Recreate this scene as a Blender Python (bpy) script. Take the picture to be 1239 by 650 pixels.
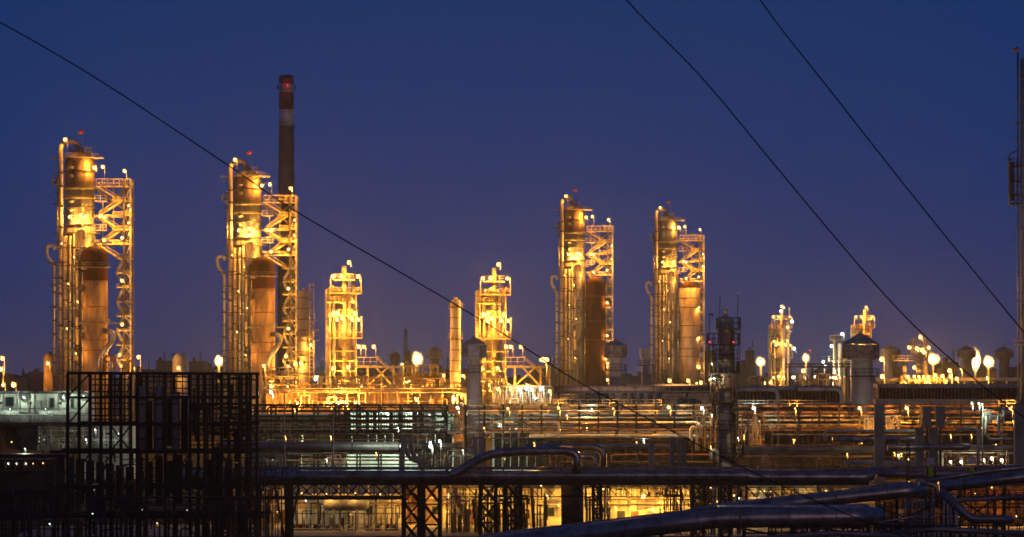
import bpy, math, random
from mathutils import Vector, Matrix
random.seed(7)
for o in list(bpy.data.objects): bpy.data.objects.remove(o)
SC = bpy.context.scene
COL = SC.collection
# ---------------------------------------------------------------- camera
F = 4000.0      # focal length in photograph pixels (1239 wide)
H = 20.0        # camera height in metres
HY = 448.0      # row of the horizon
cam = bpy.data.cameras.new('camera'); cob = bpy.data.objects.new('camera', cam); COL.objects.link(cob)
cob.location = (0, 0, H); cob.rotation_euler = (math.pi/2, 0, 0)
cam.sensor_width = 36.0; cam.lens = 36.0*F/1239.0
cam.shift_y = (HY-325.0)/1239.0
cam.clip_start = 1.0; cam.clip_end = 30000.0
SC.camera = cob
# ---------------------------------------------------------------- world: dusk sky
wd = bpy.data.worlds.new('World'); SC.world = wd; wd.use_nodes = True
nt = wd.node_tree; nt.nodes.clear()
out = nt.nodes.new('ShaderNodeOutputWorld'); bg = nt.nodes.new('ShaderNodeBackground')
tc = nt.nodes.new('ShaderNodeTexCoord'); sx = nt.nodes.new('ShaderNodeSeparateXYZ'); cr = nt.nodes.new('ShaderNodeValToRGB')
nt.links.new(tc.outputs['Generated'], sx.inputs[0]); nt.links.new(sx.outputs['Z'], cr.inputs[0])
nt.links.new(cr.outputs[0], bg.inputs[0]); nt.links.new(bg.outputs[0], out.inputs[0])
els = cr.color_ramp.elements
els[0].position = 0.0; els[0].color = (0.034, 0.038, 0.100, 1)
els[1].position = 1.0; els[1].color = (0.004, 0.013, 0.055, 1)
for ps, c in ((0.012, (0.023, 0.036, 0.118)), (0.035, (0.013, 0.033, 0.136)), (0.07, (0.007, 0.032, 0.142)), (0.112, (0.005, 0.031, 0.132)), (0.3, (0.004, 0.022, 0.100))):
    e = els.new(ps); e.color = (*c, 1)
bg.inputs[1].default_value = 1.0
# ---------------------------------------------------------------- weak warm sun lamp, added as fill to brighten camera-facing surfaces
sl = bpy.data.lights.new('warm_fill_sun', 'SUN'); sl.energy = 0.14; sl.color = (1.0, 0.60, 0.48); sl.angle = math.radians(25)
so = bpy.data.objects.new('warm_fill_sun', sl); COL.objects.link(so); so.rotation_euler = (math.radians(72), 0, math.radians(22))
# ---------------------------------------------------------------- render
SC.view_settings.view_transform = 'Standard'; SC.view_settings.look = 'None'
SC.view_settings.exposure = 0.0; SC.view_settings.gamma = 1.0
SC.cycles.use_denoising = True
SC.cycles.use_light_tree = True
SC.cycles.max_bounces = 5; SC.cycles.diffuse_bounces = 2; SC.cycles.glossy_bounces = 2
SC.cycles.sample_clamp_indirect = 3.0
SC.cycles.caustics_reflective = False; SC.cycles.caustics_refractive = False
SC.cycles.filter_width = 1.7
LK = 0.46        # all lamps together

# ---------------------------------------------------------------- materials
def mat(name, col, rough=0.6, metal=0.0, var=0.25, scale=1.2, col2=None, bump=0.15, streak=1.0, spec=0.4):
    m = bpy.data.materials.new(name); m.use_nodes = True
    t = m.node_tree; n = t.nodes; L = t.links
    b = n['Principled BSDF']
    b.inputs['Metallic'].default_value = metal; b.inputs['Specular IOR Level'].default_value = spec
    g = n.new('ShaderNodeTexCoord'); mp = n.new('ShaderNodeMapping')
    mp.inputs['Scale'].default_value = (scale, scale, scale/streak)
    L.new(g.outputs['Object'], mp.inputs[0])
    nz = n.new('ShaderNodeTexNoise'); nz.inputs['Scale'].default_value = 1.0; nz.inputs['Detail'].default_value = 5
    nz.inputs['Roughness'].default_value = 0.62
    L.new(mp.outputs[0], nz.inputs[0])
    rp = n.new('ShaderNodeValToRGB'); e = rp.color_ramp.elements
    c2 = col2 or tuple(c*(1-var*1.6) for c in col)
    e[0].position = 0.34; e[0].color = (*c2, 1); e[1].position = 0.66; e[1].color = (*[min(1, c*(1+var*0.5)) for c in col], 1)
    L.new(nz.outputs[0], rp.inputs[0]); L.new(rp.outputs[0], b.inputs['Base Color'])
    mr = n.new('ShaderNodeMapRange'); mr.inputs['To Min'].default_value = rough-0.1; mr.inputs['To Max'].default_value = min(1, rough+0.18)
    L.new(nz.outputs[0], mr.inputs[0]); L.new(mr.outputs[0], b.inputs['Roughness'])
    bp = n.new('ShaderNodeBump'); bp.inputs['Strength'].default_value = bump; bp.inputs['Distance'].default_value = 0.1
    n2 = n.new('ShaderNodeTexNoise'); n2.inputs['Scale'].default_value = scale*3; n2.inputs['Detail'].default_value = 3
    L.new(g.outputs['Object'], n2.inputs[0]); L.new(n2.outputs[0], bp.inputs['Height']); L.new(bp.outputs[0], b.inputs['Normal'])
    return m
def emis(name, col, st):
    m = bpy.data.materials.new(name); m.use_nodes = True
    t = m.node_tree; t.nodes.clear(); o = t.nodes.new('ShaderNodeOutputMaterial'); e = t.nodes.new('ShaderNodeEmission')
    e.inputs[0].default_value = (*col, 1); e.inputs[1].default_value = st; t.links.new(e.outputs[0], o.inputs[0])
    m.cycles.emission_sampling = 'NONE'
    return m
CLAD = mat('aluminium_cladding', (0.40, 0.39, 0.39), 0.42, 0.45, 0.5, 0.35, streak=4)
CLADW = mat('weathered_cladding', (0.36, 0.30, 0.25), 0.5, 0.3, 0.5, 0.3, col2=(0.16, 0.11, 0.08), streak=5)
PIPE = mat('silver_pipe_cladding', (0.46, 0.395, 0.35), 0.30, 0.75, 0.34, 0.8, bump=.12)
PIPED = mat('dull_pipe_cladding', (0.26, 0.24, 0.24), 0.42, 0.5, 0.25, 0.5, bump=.06)
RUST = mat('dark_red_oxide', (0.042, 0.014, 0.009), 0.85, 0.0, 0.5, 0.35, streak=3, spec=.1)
TAN = mat('tan_insulation', (0.30, 0.20, 0.125), 0.7, 0.1, 0.5, 0.45, col2=(0.11, 0.06, 0.035), streak=5)
YST = mat('yellow_painted_steel', (0.38, 0.31, 0.17), 0.6, 0.0, 0.4, 0.8)
GST = mat('grey_painted_steel', (0.28, 0.27, 0.26), 0.55, 0.2, 0.4, 0.8)
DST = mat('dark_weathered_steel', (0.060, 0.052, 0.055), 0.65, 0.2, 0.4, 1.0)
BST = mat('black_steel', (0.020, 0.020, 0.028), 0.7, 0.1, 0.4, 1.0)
RST = mat('rusty_steel', (0.20, 0.09, 0.045), 0.75, 0.0, 0.5, 0.8)
CONC = mat('grey_concrete', (0.30, 0.28, 0.26), 0.85, 0.0, 0.35, 0.4, streak=3)
WALLM = mat('pale_sheet_wall', (0.55, 0.56, 0.50), 0.7, 0.0, 0.25, 0.5, streak=4)
WALLB = mat('brown_sheet_wall', (0.11, 0.07, 0.042), 0.8, 0.0, 0.5, 0.5, streak=4)
WALLY = mat('cream_rendered_wall', (0.62, 0.54, 0.34), 0.8, 0.0, 0.3, 0.5, streak=3)
BLUEM = mat('blue_painted_motor', (0.05, 0.09, 0.16), 0.5, 0.2, 0.3, 2)
ROOFM = mat('dark_brown_head_cladding', (0.26, 0.18, 0.145), 0.7, 0.1, 0.4, 0.8)
SHED = mat('grey_metal_roofing', (0.24, 0.24, 0.27), 0.55, 0.2, 0.3, 0.6)
CREAMC = mat('pale_painted_duct', (0.55, 0.48, 0.42), 0.65, 0.0, 0.3, 0.4, streak=6)
GLS = mat('dark_window_glass', (0.02, 0.03, 0.03), 0.15, 0.0, 0.2, 1)
BRICKR = mat('chimney_brick_red', (0.15, 0.035, 0.033), 0.85, 0, 0.3, 0.2)
BRICKG = mat('chimney_concrete', (0.15, 0.095, 0.085), 0.85, 0, 0.4, 0.12, streak=3)
WHITEP = mat('chimney_white_band', (0.8, 0.78, 0.76), 0.8, 0, 0.3, 0.2)
REDF = mat('red_windsock_cloth', (0.75, 0.10, 0.03), 0.8, 0, 0.2, 2)
YGR = mat('yellow_green_cabinet', (0.35, 0.55, 0.03), 0.6, 0, 0.2, 2)
WHT = mat('white_box_paint', (0.7, 0.7, 0.68), 0.6, 0, 0.2, 2)
ASPH = mat('oily_asphalt_yard', (0.035, 0.032, 0.030), 0.95, 0, 0.5, 0.05, spec=.05)
FAR = mat('distant_grey_brown_steel', (0.12, 0.085, 0.075), 0.8, 0, 0.3, 0.1)
WIRE = mat('black_cable', (0.012, 0.012, 0.015), 0.7, 0, 0.1, 1)
TREE = mat('dark_tree_mass', (0.03, 0.035, 0.03), 0.9, 0, 0.5, 0.05)
SOD = (1.0, 0.40, 0.042); GRN = (0.78, 1.0, 0.74); WRM = (1.0, 0.78, 0.42); RED = (1.0, 0.04, 0.03); YEL = (1.0, 0.50, 0.075)
E_S = emis('sodium_bulb', (1.0, 0.58, 0.17), 4.6)
E_G = emis('pale_green_bulb', (0.86, 1.0, 0.84), 7.0)
E_W = emis('warm_white_bulb', (1.0, 0.86, 0.6), 9.0)
E_R = emis('red_bulb', (1.0, 0.03, 0.03), 2.5)
def flame_mat():
    m = bpy.data.materials.new('burning_gas'); m.use_nodes = True; t = m.node_tree; t.nodes.clear(); N = t.nodes.new; L = t.links.new
    o = N('ShaderNodeOutputMaterial'); e = N('ShaderNodeEmission'); e.inputs[0].default_value = (1.0, .56, .16, 1)
    g = N('ShaderNodeTexCoord'); vs = N('ShaderNodeVectorMath'); vs.operation = 'SUBTRACT'; vs.inputs[1].default_value = (.5,.5,.5)
    nz = N('ShaderNodeTexNoise'); nz.inputs['Scale'].default_value = 3.2; nz.inputs['Detail'].default_value = 3
    ln = N('ShaderNodeVectorMath'); ln.operation = 'LENGTH'; a = N('ShaderNodeMath'); a.operation = 'MULTIPLY_ADD'; a.inputs[1].default_value = .62
    mr = N('ShaderNodeMapRange'); mr.interpolation_type = 'SMOOTHSTEP'; mr.inputs['From Min'].default_value = .74; mr.inputs['From Max'].default_value = .46; mr.inputs['To Min'].default_value = 0; mr.inputs['To Max'].default_value = 2.6
    L(g.outputs['Generated'], vs.inputs[0]); L(g.outputs['Generated'], nz.inputs[0]); L(vs.outputs[0], ln.inputs[0])
    L(nz.outputs[0], a.inputs[0]); L(ln.outputs['Value'], a.inputs[2]); L(a.outputs[0], mr.inputs[0]); L(mr.outputs[0], e.inputs[1]); L(e.outputs[0], o.inputs['Volume'])
    return m
FLAME = flame_mat()
E_F = emis('flame', (1.0, 0.66, 0.28), 2.2)
EM = {'S': (SOD, E_S), 'G': (GRN, E_G), 'W': (WRM, E_W), 'R': (RED, E_R), 'Y': (YEL, E_S)}

# ---------------------------------------------------------------- mesh helpers
def P(px, py, Y): return Vector(((px-619.5)*Y/F, Y, H-(py-HY)*Y/F))
def gz(Y): return HY+H*F/Y          # photograph row of the ground at distance Y
class MB:
    def __init__(s): s.v = []; s.f = []; s.sm = []
    def add(s, vs, fs, smooth=False):
        k = len(s.v); s.v += [tuple(v) for v in vs]
        for f in fs: s.f.append(tuple(i+k for i in f)); s.sm.append(smooth)
        return s
    def box(s, a, b):
        x0, y0, z0 = (min(a[i], b[i]) for i in range(3)); x1, y1, z1 = (max(a[i], b[i]) for i in range(3))
        return s.add([(x0,y0,z0),(x1,y0,z0),(x1,y1,z0),(x0,y1,z0),(x0,y0,z1),(x1,y0,z1),(x1,y1,z1),(x0,y1,z1)],
              [(0,3,2,1),(4,5,6,7),(0,1,5,4),(1,2,6,5),(2,3,7,6),(3,0,4,7)])
    def bar(s, a, b, w, d=None):
        a, b = Vector(a), Vector(b); d = d or w; t = (b-a)
        if t.length < 1e-6: return s
        t.normalize(); u = Vector((0,1,0)) if abs(t.y) < 0.9 else Vector((0,0,1))
        n = t.cross(u).normalized(); u = n.cross(t).normalized()
        vs = []
        for c in (a, b):
            for i, j in ((-1,-1),(1,-1),(1,1),(-1,1)): vs.append(c+n*(i*w/2)+u*(j*d/2))
        return s.add(vs, [(0,3,2,1),(4,5,6,7),(0,1,5,4),(1,2,6,5),(2,3,7,6),(3,0,4,7)])
    def ibeam(s, a, b, w, h=None):
        h = h or w; a, b = Vector(a), Vector(b); z = Vector((0,0,1)); t = (b-a).normalized()
        if abs(t.z) > 0.8: z = Vector((1,0,0))
        n = t.cross(z).normalized(); u = n.cross(t).normalized()
        s.bar2(a+u*h*0.45, b+u*h*0.45, n, u, w, h*0.1); s.bar2(a-u*h*0.45, b-u*h*0.45, n, u, w, h*0.1)
        return s.bar2(a, b, n, u, w*0.16, h*0.8)
    def bar2(s, a, b, n, u, w, h):
        vs = []
        for c in (a, b):
            for i, j in ((-1,-1),(1,-1),(1,1),(-1,1)): vs.append(c+n*(i*w/2)+u*(j*h/2))
        return s.add(vs, [(0,3,2,1),(4,5,6,7),(0,1,5,4),(1,2,6,5),(2,3,7,6),(3,0,4,7)])
    def tube(s, pts, r, n=10, caps=True):
        pts = [Vector(p) for p in pts]; T = []
        for i in range(len(pts)):
            d = Vector((0,0,0))
            if i > 0: d += (pts[i]-pts[i-1]).normalized()
            if i < len(pts)-1: d += (pts[i+1]-pts[i]).normalized()
            T.append(d.normalized())
        u = Vector((0,1,0)) if abs(T[0].y) < 0.9 else Vector((1,0,0))
        rings = []
        for i, p in enumerate(pts):
            u = (u-T[i]*u.dot(T[i])).normalized(); w = T[i].cross(u)
            rr = r[i] if isinstance(r, (list, tuple)) else r
            rings += [p+(u*math.cos(2*math.pi*k/n)+w*math.sin(2*math.pi*k/n))*rr for k in range(n)]
        fs = []
        for i in range(len(pts)-1):
            for k in range(n):
                a = i*n+k; b = i*n+(k+1) % n; fs.append((a, b, b+n, a+n))
        s.add(rings, fs, True)
        if caps:
            k = len(s.v)-len(rings)
            s.f.append(tuple(k+n-1-i for i in range(n))); s.sm.append(False)
            s.f.append(tuple(k+len(rings)-n+i for i in range(n))); s.sm.append(False)
        return s
    def lathe(s, c, prof, n=24):
        vs = []; fs = []
        for r, z in prof: vs += [(c[0]+r*math.cos(2*math.pi*k/n+.13), c[1]+r*math.sin(2*math.pi*k/n+.13), z) for k in range(n)]
        for i in range(len(prof)-1):
            for k in range(n):
                a = i*n+k; b = i*n+(k+1) % n; fs.append((a, b, b+n, a+n))
        s.add(vs, fs, True); k0 = len(s.v)-len(vs)
        s.f.append(tuple(k0+n-1-i for i in range(n))); s.sm.append(False)
        s.f.append(tuple(k0+len(vs)-n+i for i in range(n))); s.sm.append(False)
        return s
    def build(s, name, m, parent=None, bevel=None):
        me = bpy.data.meshes.new(name)
        pl = parent_world(parent) if parent else None
        if parent: o0 = pl
        else:
            if not s.v: return None
            o0 = Vector((sum(v[0] for v in s.v)/len(s.v), sum(v[1] for v in s.v)/len(s.v), min(v[2] for v in s.v)))
        me.from_pydata([(v[0]-o0.x, v[1]-o0.y, v[2]-o0.z) for v in s.v], [], s.f)
        me.polygons.foreach_set('use_smooth', s.sm)
        me.materials.append(m); me.update()
        o = bpy.data.objects.new(name, me); COL.objects.link(o)
        if parent: o.parent = parent
        else: o.location = o0
        o['_w'] = tuple(o0)
        return o
def parent_world(p): return Vector(p['_w'])
def mk(): return MB()
def thing(name, label, cat, p, group=None):
    o = bpy.data.objects.new(name, None); COL.objects.link(o); o.empty_display_size = 1
    o.location = p; o['_w'] = tuple(p); o['label'] = label; o['category'] = cat
    if group: o['group'] = group
    return o
def tag(o, label, cat, group=None):
    o['label'] = label; o['category'] = cat
    if group: o['group'] = group
    return o
def structure(o): o['kind'] = 'structure'; return o
def fillet(pts, rad, n=5):
    pts = [Vector(p) for p in pts]; out = [pts[0]]
    for i in range(1, len(pts)-1):
        a, b, c = pts[i-1], pts[i], pts[i+1]
        d1 = (a-b); d2 = (c-b); l = min(rad, d1.length*0.49, d2.length*0.49)
        p1 = b+d1.normalized()*l; p2 = b+d2.normalized()*l
        for k in range(n+1):
            t = k/n; out.append(p1*(1-t)**2+b*2*t*(1-t)+p2*t*t)
    out.append(pts[-1]); return out
def ico(sub=2):
    import bmesh
    bm = bmesh.new(); bmesh.ops.create_icosphere(bm, subdivisions=sub, radius=1.0)
    me = bpy.data.meshes.new('bulb'); bm.to_mesh(me); bm.free()
    for p in me.polygons: p.use_smooth = True
    return me
BULB = {}
def bulb(parent, p, r, kind, name='bulb'):
    k = kind
    if k not in BULB:
        me = ico(2); me.materials.append(EM[kind][1]); BULB[k] = me
    o = bpy.data.objects.new(name, BULB[k]); COL.objects.link(o); o.parent = parent
    o.location = Vector(p)-parent_world(parent); o.scale = (r, r, r); return o
NL = [0]
def flood(parent, p, target, W, col=(1.0, 0.50, 0.19), ang=60, blend=.8):
    """a floodlight: square housing with a lit face, aimed at target"""
    p = Vector(p); d = (Vector(target)-p).normalized()
    m = MB(); m.bar(p-d*.5, p+d*.1, .8, .6); m.bar(p-d*.3, p-d*.3-Vector((0,0,1.6)), .15); h = m.build('floodlight', GST, parent)
    m = MB(); m.bar(p+d*.1, p+d*.14, .66, .46); m.build('lit_face', E_W, h)
    l = bpy.data.lights.new('flood_light', 'SPOT'); l.energy = W; l.color = col; l.shadow_soft_size = 0.0; l.spot_size = math.radians(ang); l.spot_blend = blend
    o = bpy.data.objects.new('flood_light', l); COL.objects.link(o); o.parent = h
    o.location = p+d*.3-parent_world(h); o.rotation_euler = d.to_track_quat('-Z', 'Y').to_euler(); NL[0] += 1
def light(parent, p, W, kind, r=0.3):
    l = bpy.data.lights.new('lamp_light', 'POINT'); l.energy = W*LK; l.color = EM[kind][0]; l.shadow_soft_size = 0.0
    o = bpy.data.objects.new('lamp_light', l); COL.objects.link(o); o.parent = parent; o.location = Vector(p)-parent_world(parent)
    NL[0] += 1
    return o
def lamp(parent, px, py, Y, W=14000, r=2.0, kind='S', pole=5.0, frac=1.0):
    """a lamp bolted on its thing: housing and arm (part) > bulb"""
    p = P(px, py, Y); s = Y/F; rr = r*s*0.85
    m = mk(); m.bar(p+Vector((rr*1.3, 0.2, -pole*s)), p+Vector((rr*1.3, 0.2, rr)), 0.35*s, 0.35*s)
    m.bar(p+Vector((rr*1.3, 0.2, rr*1.15)), p+Vector((-rr*0.9, 0, rr*1.15)), 0.5*s, 0.9*s)
    h = m.build('lamp', GST, parent)
    bulb(h, p, rr, kind)
    if W: light(h, p+Vector((0, -rr*1.6, -rr*0.2)), W*(.82 if Y > 900 else 1), kind, rr)
    return h
def rail(m, pts, s, h=1.1, step=2.2, th=0.09, closed=False, kick=True):
    """guard rail along pts"""
    pts = [Vector(p) for p in pts]; up = Vector((0,0,h))
    if closed: pts = pts+[pts[0]]
    for a, b in zip(pts, pts[1:]):
        m.bar(a+up, b+up, th); m.bar(a+up*0.5, b+up*0.5, th*0.8)
        n = max(1, round((b-a).length/step))
        for i in range(n+1): q = a.lerp(b, i/n); m.bar(q, q+up, th)
def ringpts(c, r, z, n=12, a0=0, a1=360):
    full = abs(a1-a0) >= 360
    return [Vector((c[0]+r*math.cos(math.radians(a0+(a1-a0)*k/n)), c[1]+r*math.sin(math.radians(a0+(a1-a0)*k/n)), z)) for k in range(n if full else n+1)]
def deck_ring(parent, c, r0, r1, z, mat_=None, h=1.1, n=14, th=0.09):
    m = mk(); pr = []
    for ri, zi in ((r0, z), (r1, z), (r1, z+0.18), (r0, z+0.18)): pr.append((ri, zi))
    vs = []; fs = []; N = n*2
    for r, zz in pr: vs += [(c[0]+r*math.cos(2*math.pi*k/N), c[1]+r*math.sin(2*math.pi*k/N), zz) for k in range(N)]
    for i in range(4):
        j = (i+1) % 4
        for k in range(N): fs.append((i*N+k, i*N+(k+1) % N, j*N+(k+1) % N, j*N+k))
    m.add(vs, fs); m.build('platform', mat_ or GST, parent)
    m = mk(); rail(m, ringpts(c, r1-0.1, z+0.18, n), 1, h, 99, th, closed=True); m.build('railing', mat_ or GST, parent)
def ladder(parent, x, y, z0, z1, w=0.5, m_=None):
    m = mk(); t = 0.08
    m.bar((x-w/2, y, z0), (x-w/2, y, z1), t); m.bar((x+w/2, y, z0), (x+w/2, y, z1), t)
    z = z0+0.3
    while z < z1: m.bar((x-w/2, y, z), (x+w/2, y, z), t*0.6); z += 0.6
    z = z0+2.5
    while z < z1-0.5:     # safety cage hoops
        q = [(x-w*0.7, y, z), (x-w*0.7, y-0.5, z), (x, y-0.8, z), (x+w*0.7, y-0.5, z), (x+w*0.7, y, z)]
        for a, b in zip(q, q[1:]): m.bar(a, b, t*0.7)
        z += 1.4
    m.build('ladder', m_ or GST, parent)
def box_px(m, x0, y0, x1, y1, Y, dep): 
    a = P(x0, y0, Y); b = P(x1, y1, Y); m.box((a.x, Y, a.z), (b.x, Y+dep, b.z)); return m
exec_parts = []
# ================================================================ SETTING
m = mk(); m.add([(-6000,-400,0),(6000,-400,0),(6000,9000,0),(-6000,9000,0)], [(0,1,2,3)])
g = m.build('ground', ASPH); structure(g)
for (x0, x1, y0, y1) in ((-60, 110, 396, 425),):
    m = mk(); m.box((x0, y0, 0), (x1, y1, 0.12)); structure(m.build('concrete_apron', CONC))
m = mk()
random.seed(3)
x = -1500
while x < 1500:      # far low rise of trees and banks on the horizon
    w = random.uniform(30, 90); h = random.uniform(10, 24)
    for k in range(9): m.add([(x+w*k/9, 3900, 0), (x+w*(k+1)/9, 3900, 0), (x+w*(k+1)/9, 3900+20, h*random.uniform(.6,1)), (x+w*k/9, 3900+20, h*random.uniform(.6,1))], [(0,1,2,3)])
    x += w
tl = m.build('tree_line', TREE); tl['kind'] = 'stuff'; tag(tl, 'low dark tree line along the horizon behind the plant', 'trees')

# ================================================================ TALL COLUMN UNITS
def tall_unit(idx, ox, Y, zm, words, dark_vessel=False, topdark=True, bright=1.0, vx=None, fl=1.0):
    """one reactor unit: main column, second vessel, pipe risers, stair tower. u,v are rows/columns of the leftmost unit"""
    s = 0.2375
    c0 = P(ox, 448, Y)
    def Q(u, v, dy=0.0): return Vector((c0.x+(u-113)*s*xm, Y+dy, H+(448-v)*s*zm))
    xm = 1.0
    # ---- main column
    cx = (Q(75,0).x+Q(113,0).x)/2; R = (Q(113,0).x-Q(75,0).x)/2; cy = Y+R
    col = thing('process_column', 'banded silver and tan shell, the %s' % words[0], 'column', (cx, cy, 0), 'tall process columns with lit top platforms')
    m = mk(); z0 = 0; zb = Q(0,262).z
    m.lathe((cx, cy), [(R*1.02, z0), (R*1.02, Q(0,282).z-1), (R*0.93, Q(0,282).z), (R*0.93, Q(0,229).z)], 28)
    m.build('lower_shell', CLAD, col)
    m = mk(); zt = Q(0,196).z
    m.lathe((cx, cy), [(R*0.94, Q(0,229).z+.02), (R*0.94, zt), (R*0.8, zt+R*.35), (R*0.5, zt+R*.6), (R*0.1, zt+R*.7)], 28)
    m.build('upper_shell', TAN if topdark else CLAD, col)
    for v in (229, 240, 262, 300, 318, 337, 356, 375, 394, 412, 432):
        m = mk(); m.lathe((cx, cy), [(R*1.045, Q(0,v).z), (R*1.045, Q(0,v).z+.35)], 28); m.build('stiffener_ring', GST, col)
    deck_ring(col, (cx, cy), R*.6, R*1.28, Q(0,190.5).z, GST, n=12)
    m = mk(); m.bar(Q(60,190.5,2), Q(75,190.5,2), .5, .8); m.bar(Q(113,190.5,3), Q(124,190.5,3), .5, .8); m.build('platform_arm', GST, col)
    deck_ring(col, (cx, cy), R*.95, R*1.35, Q(0,282).z, YST, n=12)
    deck_ring(col, (cx, cy), R*.95, R*1.28, Q(0,228).z, GST, n=12, h=.5)
    # railed box on the top head, manway, flagpole
    m = mk(); q = [Q(81,189,4), Q(94,189,4), Q(94,189,9), Q(81,189,9)]; rail(m, [v+Vector((0,0,1.4)) for v in q], 1, 1.6, 1.2, .14, True)
    q = [Q(97,189,3), Q(106,189,3), Q(106,189,8), Q(97,189,8)]; rail(m, [v+Vector((0,0,.3)) for v in q], 1, 2.4, 1.2, .14, True)
    m.build('top_railing', YST, col)
    m = mk(); m.tube([Q(99,189,3), Q(99,156,3)], .12, 6); m.build('flagpole', GST, col)
    m = mk(); a = Q(99,157.5,3); b = Q(93,159.5,3); m.tube([a, a.lerp(b,.5)-Vector((0,0,.15)), b], [.62, .5, .3], 8)
    m.build('windsock', REDF, col)
    ladder(col, cx+R*.35, cy-R*1.1, Q(0,282).z, Q(0,192).z)
    for v in (205, 215, 245, 256): m = mk(); m.lathe((cx-R*.4, cy-R*.86), [(.7, Q(0,v).z), (.7, Q(0,v).z+.9)], 10); m.build('nozzle', GST, col)
    # bright ring of lamps
    for i, (u, v) in enumerate(((85,263),(98,261),(104,263))):
        if bright < 1 and i == 1: continue
        lamp(col, *upx(Q(u,v,-1.2), Y), Y-1.2, W=16000*bright, r=1.9*.95*950/Y if False else 2.2*950/Y)
    lamp(col, *upx(Q(80.5,170,-3), Y-3), Y-3, W=9000, r=2.5*950/Y, pole=12)
    lamp(col, *upx(Q(113.5,203,1), Y+1), Y+1, W=15000, r=2.4*950/Y)
    # ---- overhead line: thick riser with gooseneck to the top of the column
    up = thing('overhead_pipe', 'thick gooseneck riser left of the %s' % words[0], 'pipe', (Q(73,0).x, Y-1, 0), 'risers with goosenecks over the column tops')
    m = mk(); r_ = (Q(77,0).x-Q(71,0).x)/2
    m.tube(fillet([Vector((Q(74,0).x, Y-1.2, 0)), Q(74,176,-1.2), Q(82,169.5,1.5), Q(92,172,cy-Y), Q(92,192,cy-Y)], 3.0, 6), r_, 14); m.build('pipe_run', CLADW, up)
    for v in (210, 226, 250, 275, 300, 318, 337, 356, 375, 394, 412, 432, 452):
        m = mk(); m.bar(Q(70,v,-1.5), Q(78,v,-1.5), .35, 1.6); m.build('pipe_bracket', DST, up)
    # ---- expansion loop riser at far left
    lp = thing('loop_pipe', 'slender riser with hooked loop left of the %s' % words[0], 'pipe', (Q(66,0).x, Y, 0), 'risers with hooked expansion loops')
    m = mk(); m.tube(fillet([Vector((Q(66,0).x, Y, 0)), Q(66,322,0), Q(56.5,310,0), Q(56.5,297,0), Q(65.5,297,0), Q(66,303,0)], 1.6, 6), .55, 12); m.build('pipe_run', CLAD, lp)
    for v in range(320, 470, 17): m = mk(); m.bar(Q(64,v,-.6), Q(69,v,-.6), .3, .8); m.build('pipe_bracket', DST, lp)
    m = mk(); m.tube(fillet([Q(69,225,0), Q(69,215.5,0), Q(63,215.5,0), Q(63,223,0), Q(69,224,0)], .9, 5), .3, 8); m.build('small_loop', CLAD, lp)
    m = mk(); m.tube([Q(69.5,300,.5), Q(69.5,215,.5)], .25, 8); m.build('thin_riser', CLAD, lp)
    # ---- bundle of risers in front of the column
    for j, (ua, w, vt, mt, dz) in enumerate(((80.5,5,286,CLADW,-2.2),(86.5,3.5,286,CLAD,-2.6),(91,2.6,283,CLAD,-2.4),(95.5,4.6,284,CLADW,-3.4),(102,2,330,CLAD,-3.8))):
        if dark_vessel and j == 4: continue
        rp_ = thing('riser_pipe', '%s riser pipe before the %s' % (('widest smooth','slim shiny','thin middle','hooked rightmost','short thin')[j], words[0]), 'pipe', (Q(ua,0).x, Y+dz, 0), 'riser pipes in front of the columns')
        m = mk(); r_ = w*s/2
        if j == 3: pts = fillet([Vector((Q(ua,0).x, Y+dz, 0)), Q(ua,280,dz), Q(ua+8,279,dz), Q(ua+8,290,dz)], 1.2, 6)
        else: pts = [Vector((Q(ua,0).x, Y+dz, 0)), Q(ua,vt,dz)]
        m.tube(pts, r_, 12); m.build('pipe_run', mt, rp_)
        for v in range(295+j*3, 470, 23): m = mk(); m.lathe((Q(ua,0).x, Y+dz), [(r_*1.25, Q(0,v).z), (r_*1.25, Q(0,v).z+.3)], 12); m.build('flange', DST, rp_)
    for v in (300, 322, 349, 372, 398, 424, 449):
        m = mk(); m.bar(Q(71,v,-4.6), Q(98.5,v,-4.6), .3, .5); m.build('tie_bracket', DST, col)
    ladder(col, Q(83.4,0).x, Y-4.4, Q(0,450).z, Q(0,286).z, .6, DST)
    for v, u in ((318,93),(352,99),(384,93),(410,99),(437,93)): m = mk(); q = Q(u,v,-4.9); m.box(q, q+Vector((1.1,1.0,1.7))); m.build('junction_box', DST, col)
    for v, u0, u1 in ((213,66,72),(221,65,72),(233,66,73),(247,65,72),(262,66,73),(283,64,76),(200,67,73),(318,60,68),(345,61,68),(372,61,68),(404,61,68),(430,61,68)):
        m = mk(); m.bar(Q(u0,v,-.8), Q(u1,v,-.8), .3, .7); m.build('bracket_arm', DST, col)
    for v in (207, 238, 252, 272):
        m = mk(); m.lathe((cx, cy), [(R*1.0, Q(0,v).z), (R*1.12, Q(0,v).z+.05), (R*1.12, Q(0,v).z+.22), (R*1.0, Q(0,v).z+.25)], 24); m.build('narrow_ledge', DST, col)
    for u, v, W in ((78,296,2500),(93,312,3000),(86,344,2500),(97,366,2500),(84,398,3000),(95,428,4000)): lamp(col, *upx(Q(u,v,-6), Y), Y-6, W=W, r=1.1*950/Y, pole=2)
    # ---- second vessel
    vx0, vx1 = vx or (99, 131)
    vcx = (Q(vx0,0).x+Q(vx1,0).x)/2; vr = (Q(vx1,0).x-Q(vx0,0).x)/2; vcy = Y-1+vr*.6
    if not vx: vcy = Y-3+vr*.4
    ve = thing('reactor_vessel', '%s' % words[1], 'vessel', (vcx, vcy, 0), 'dome topped vessels beside the tall columns')
    zt = Q(0,309).z; vm = Q(0,340).z
    top = RUST
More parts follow.
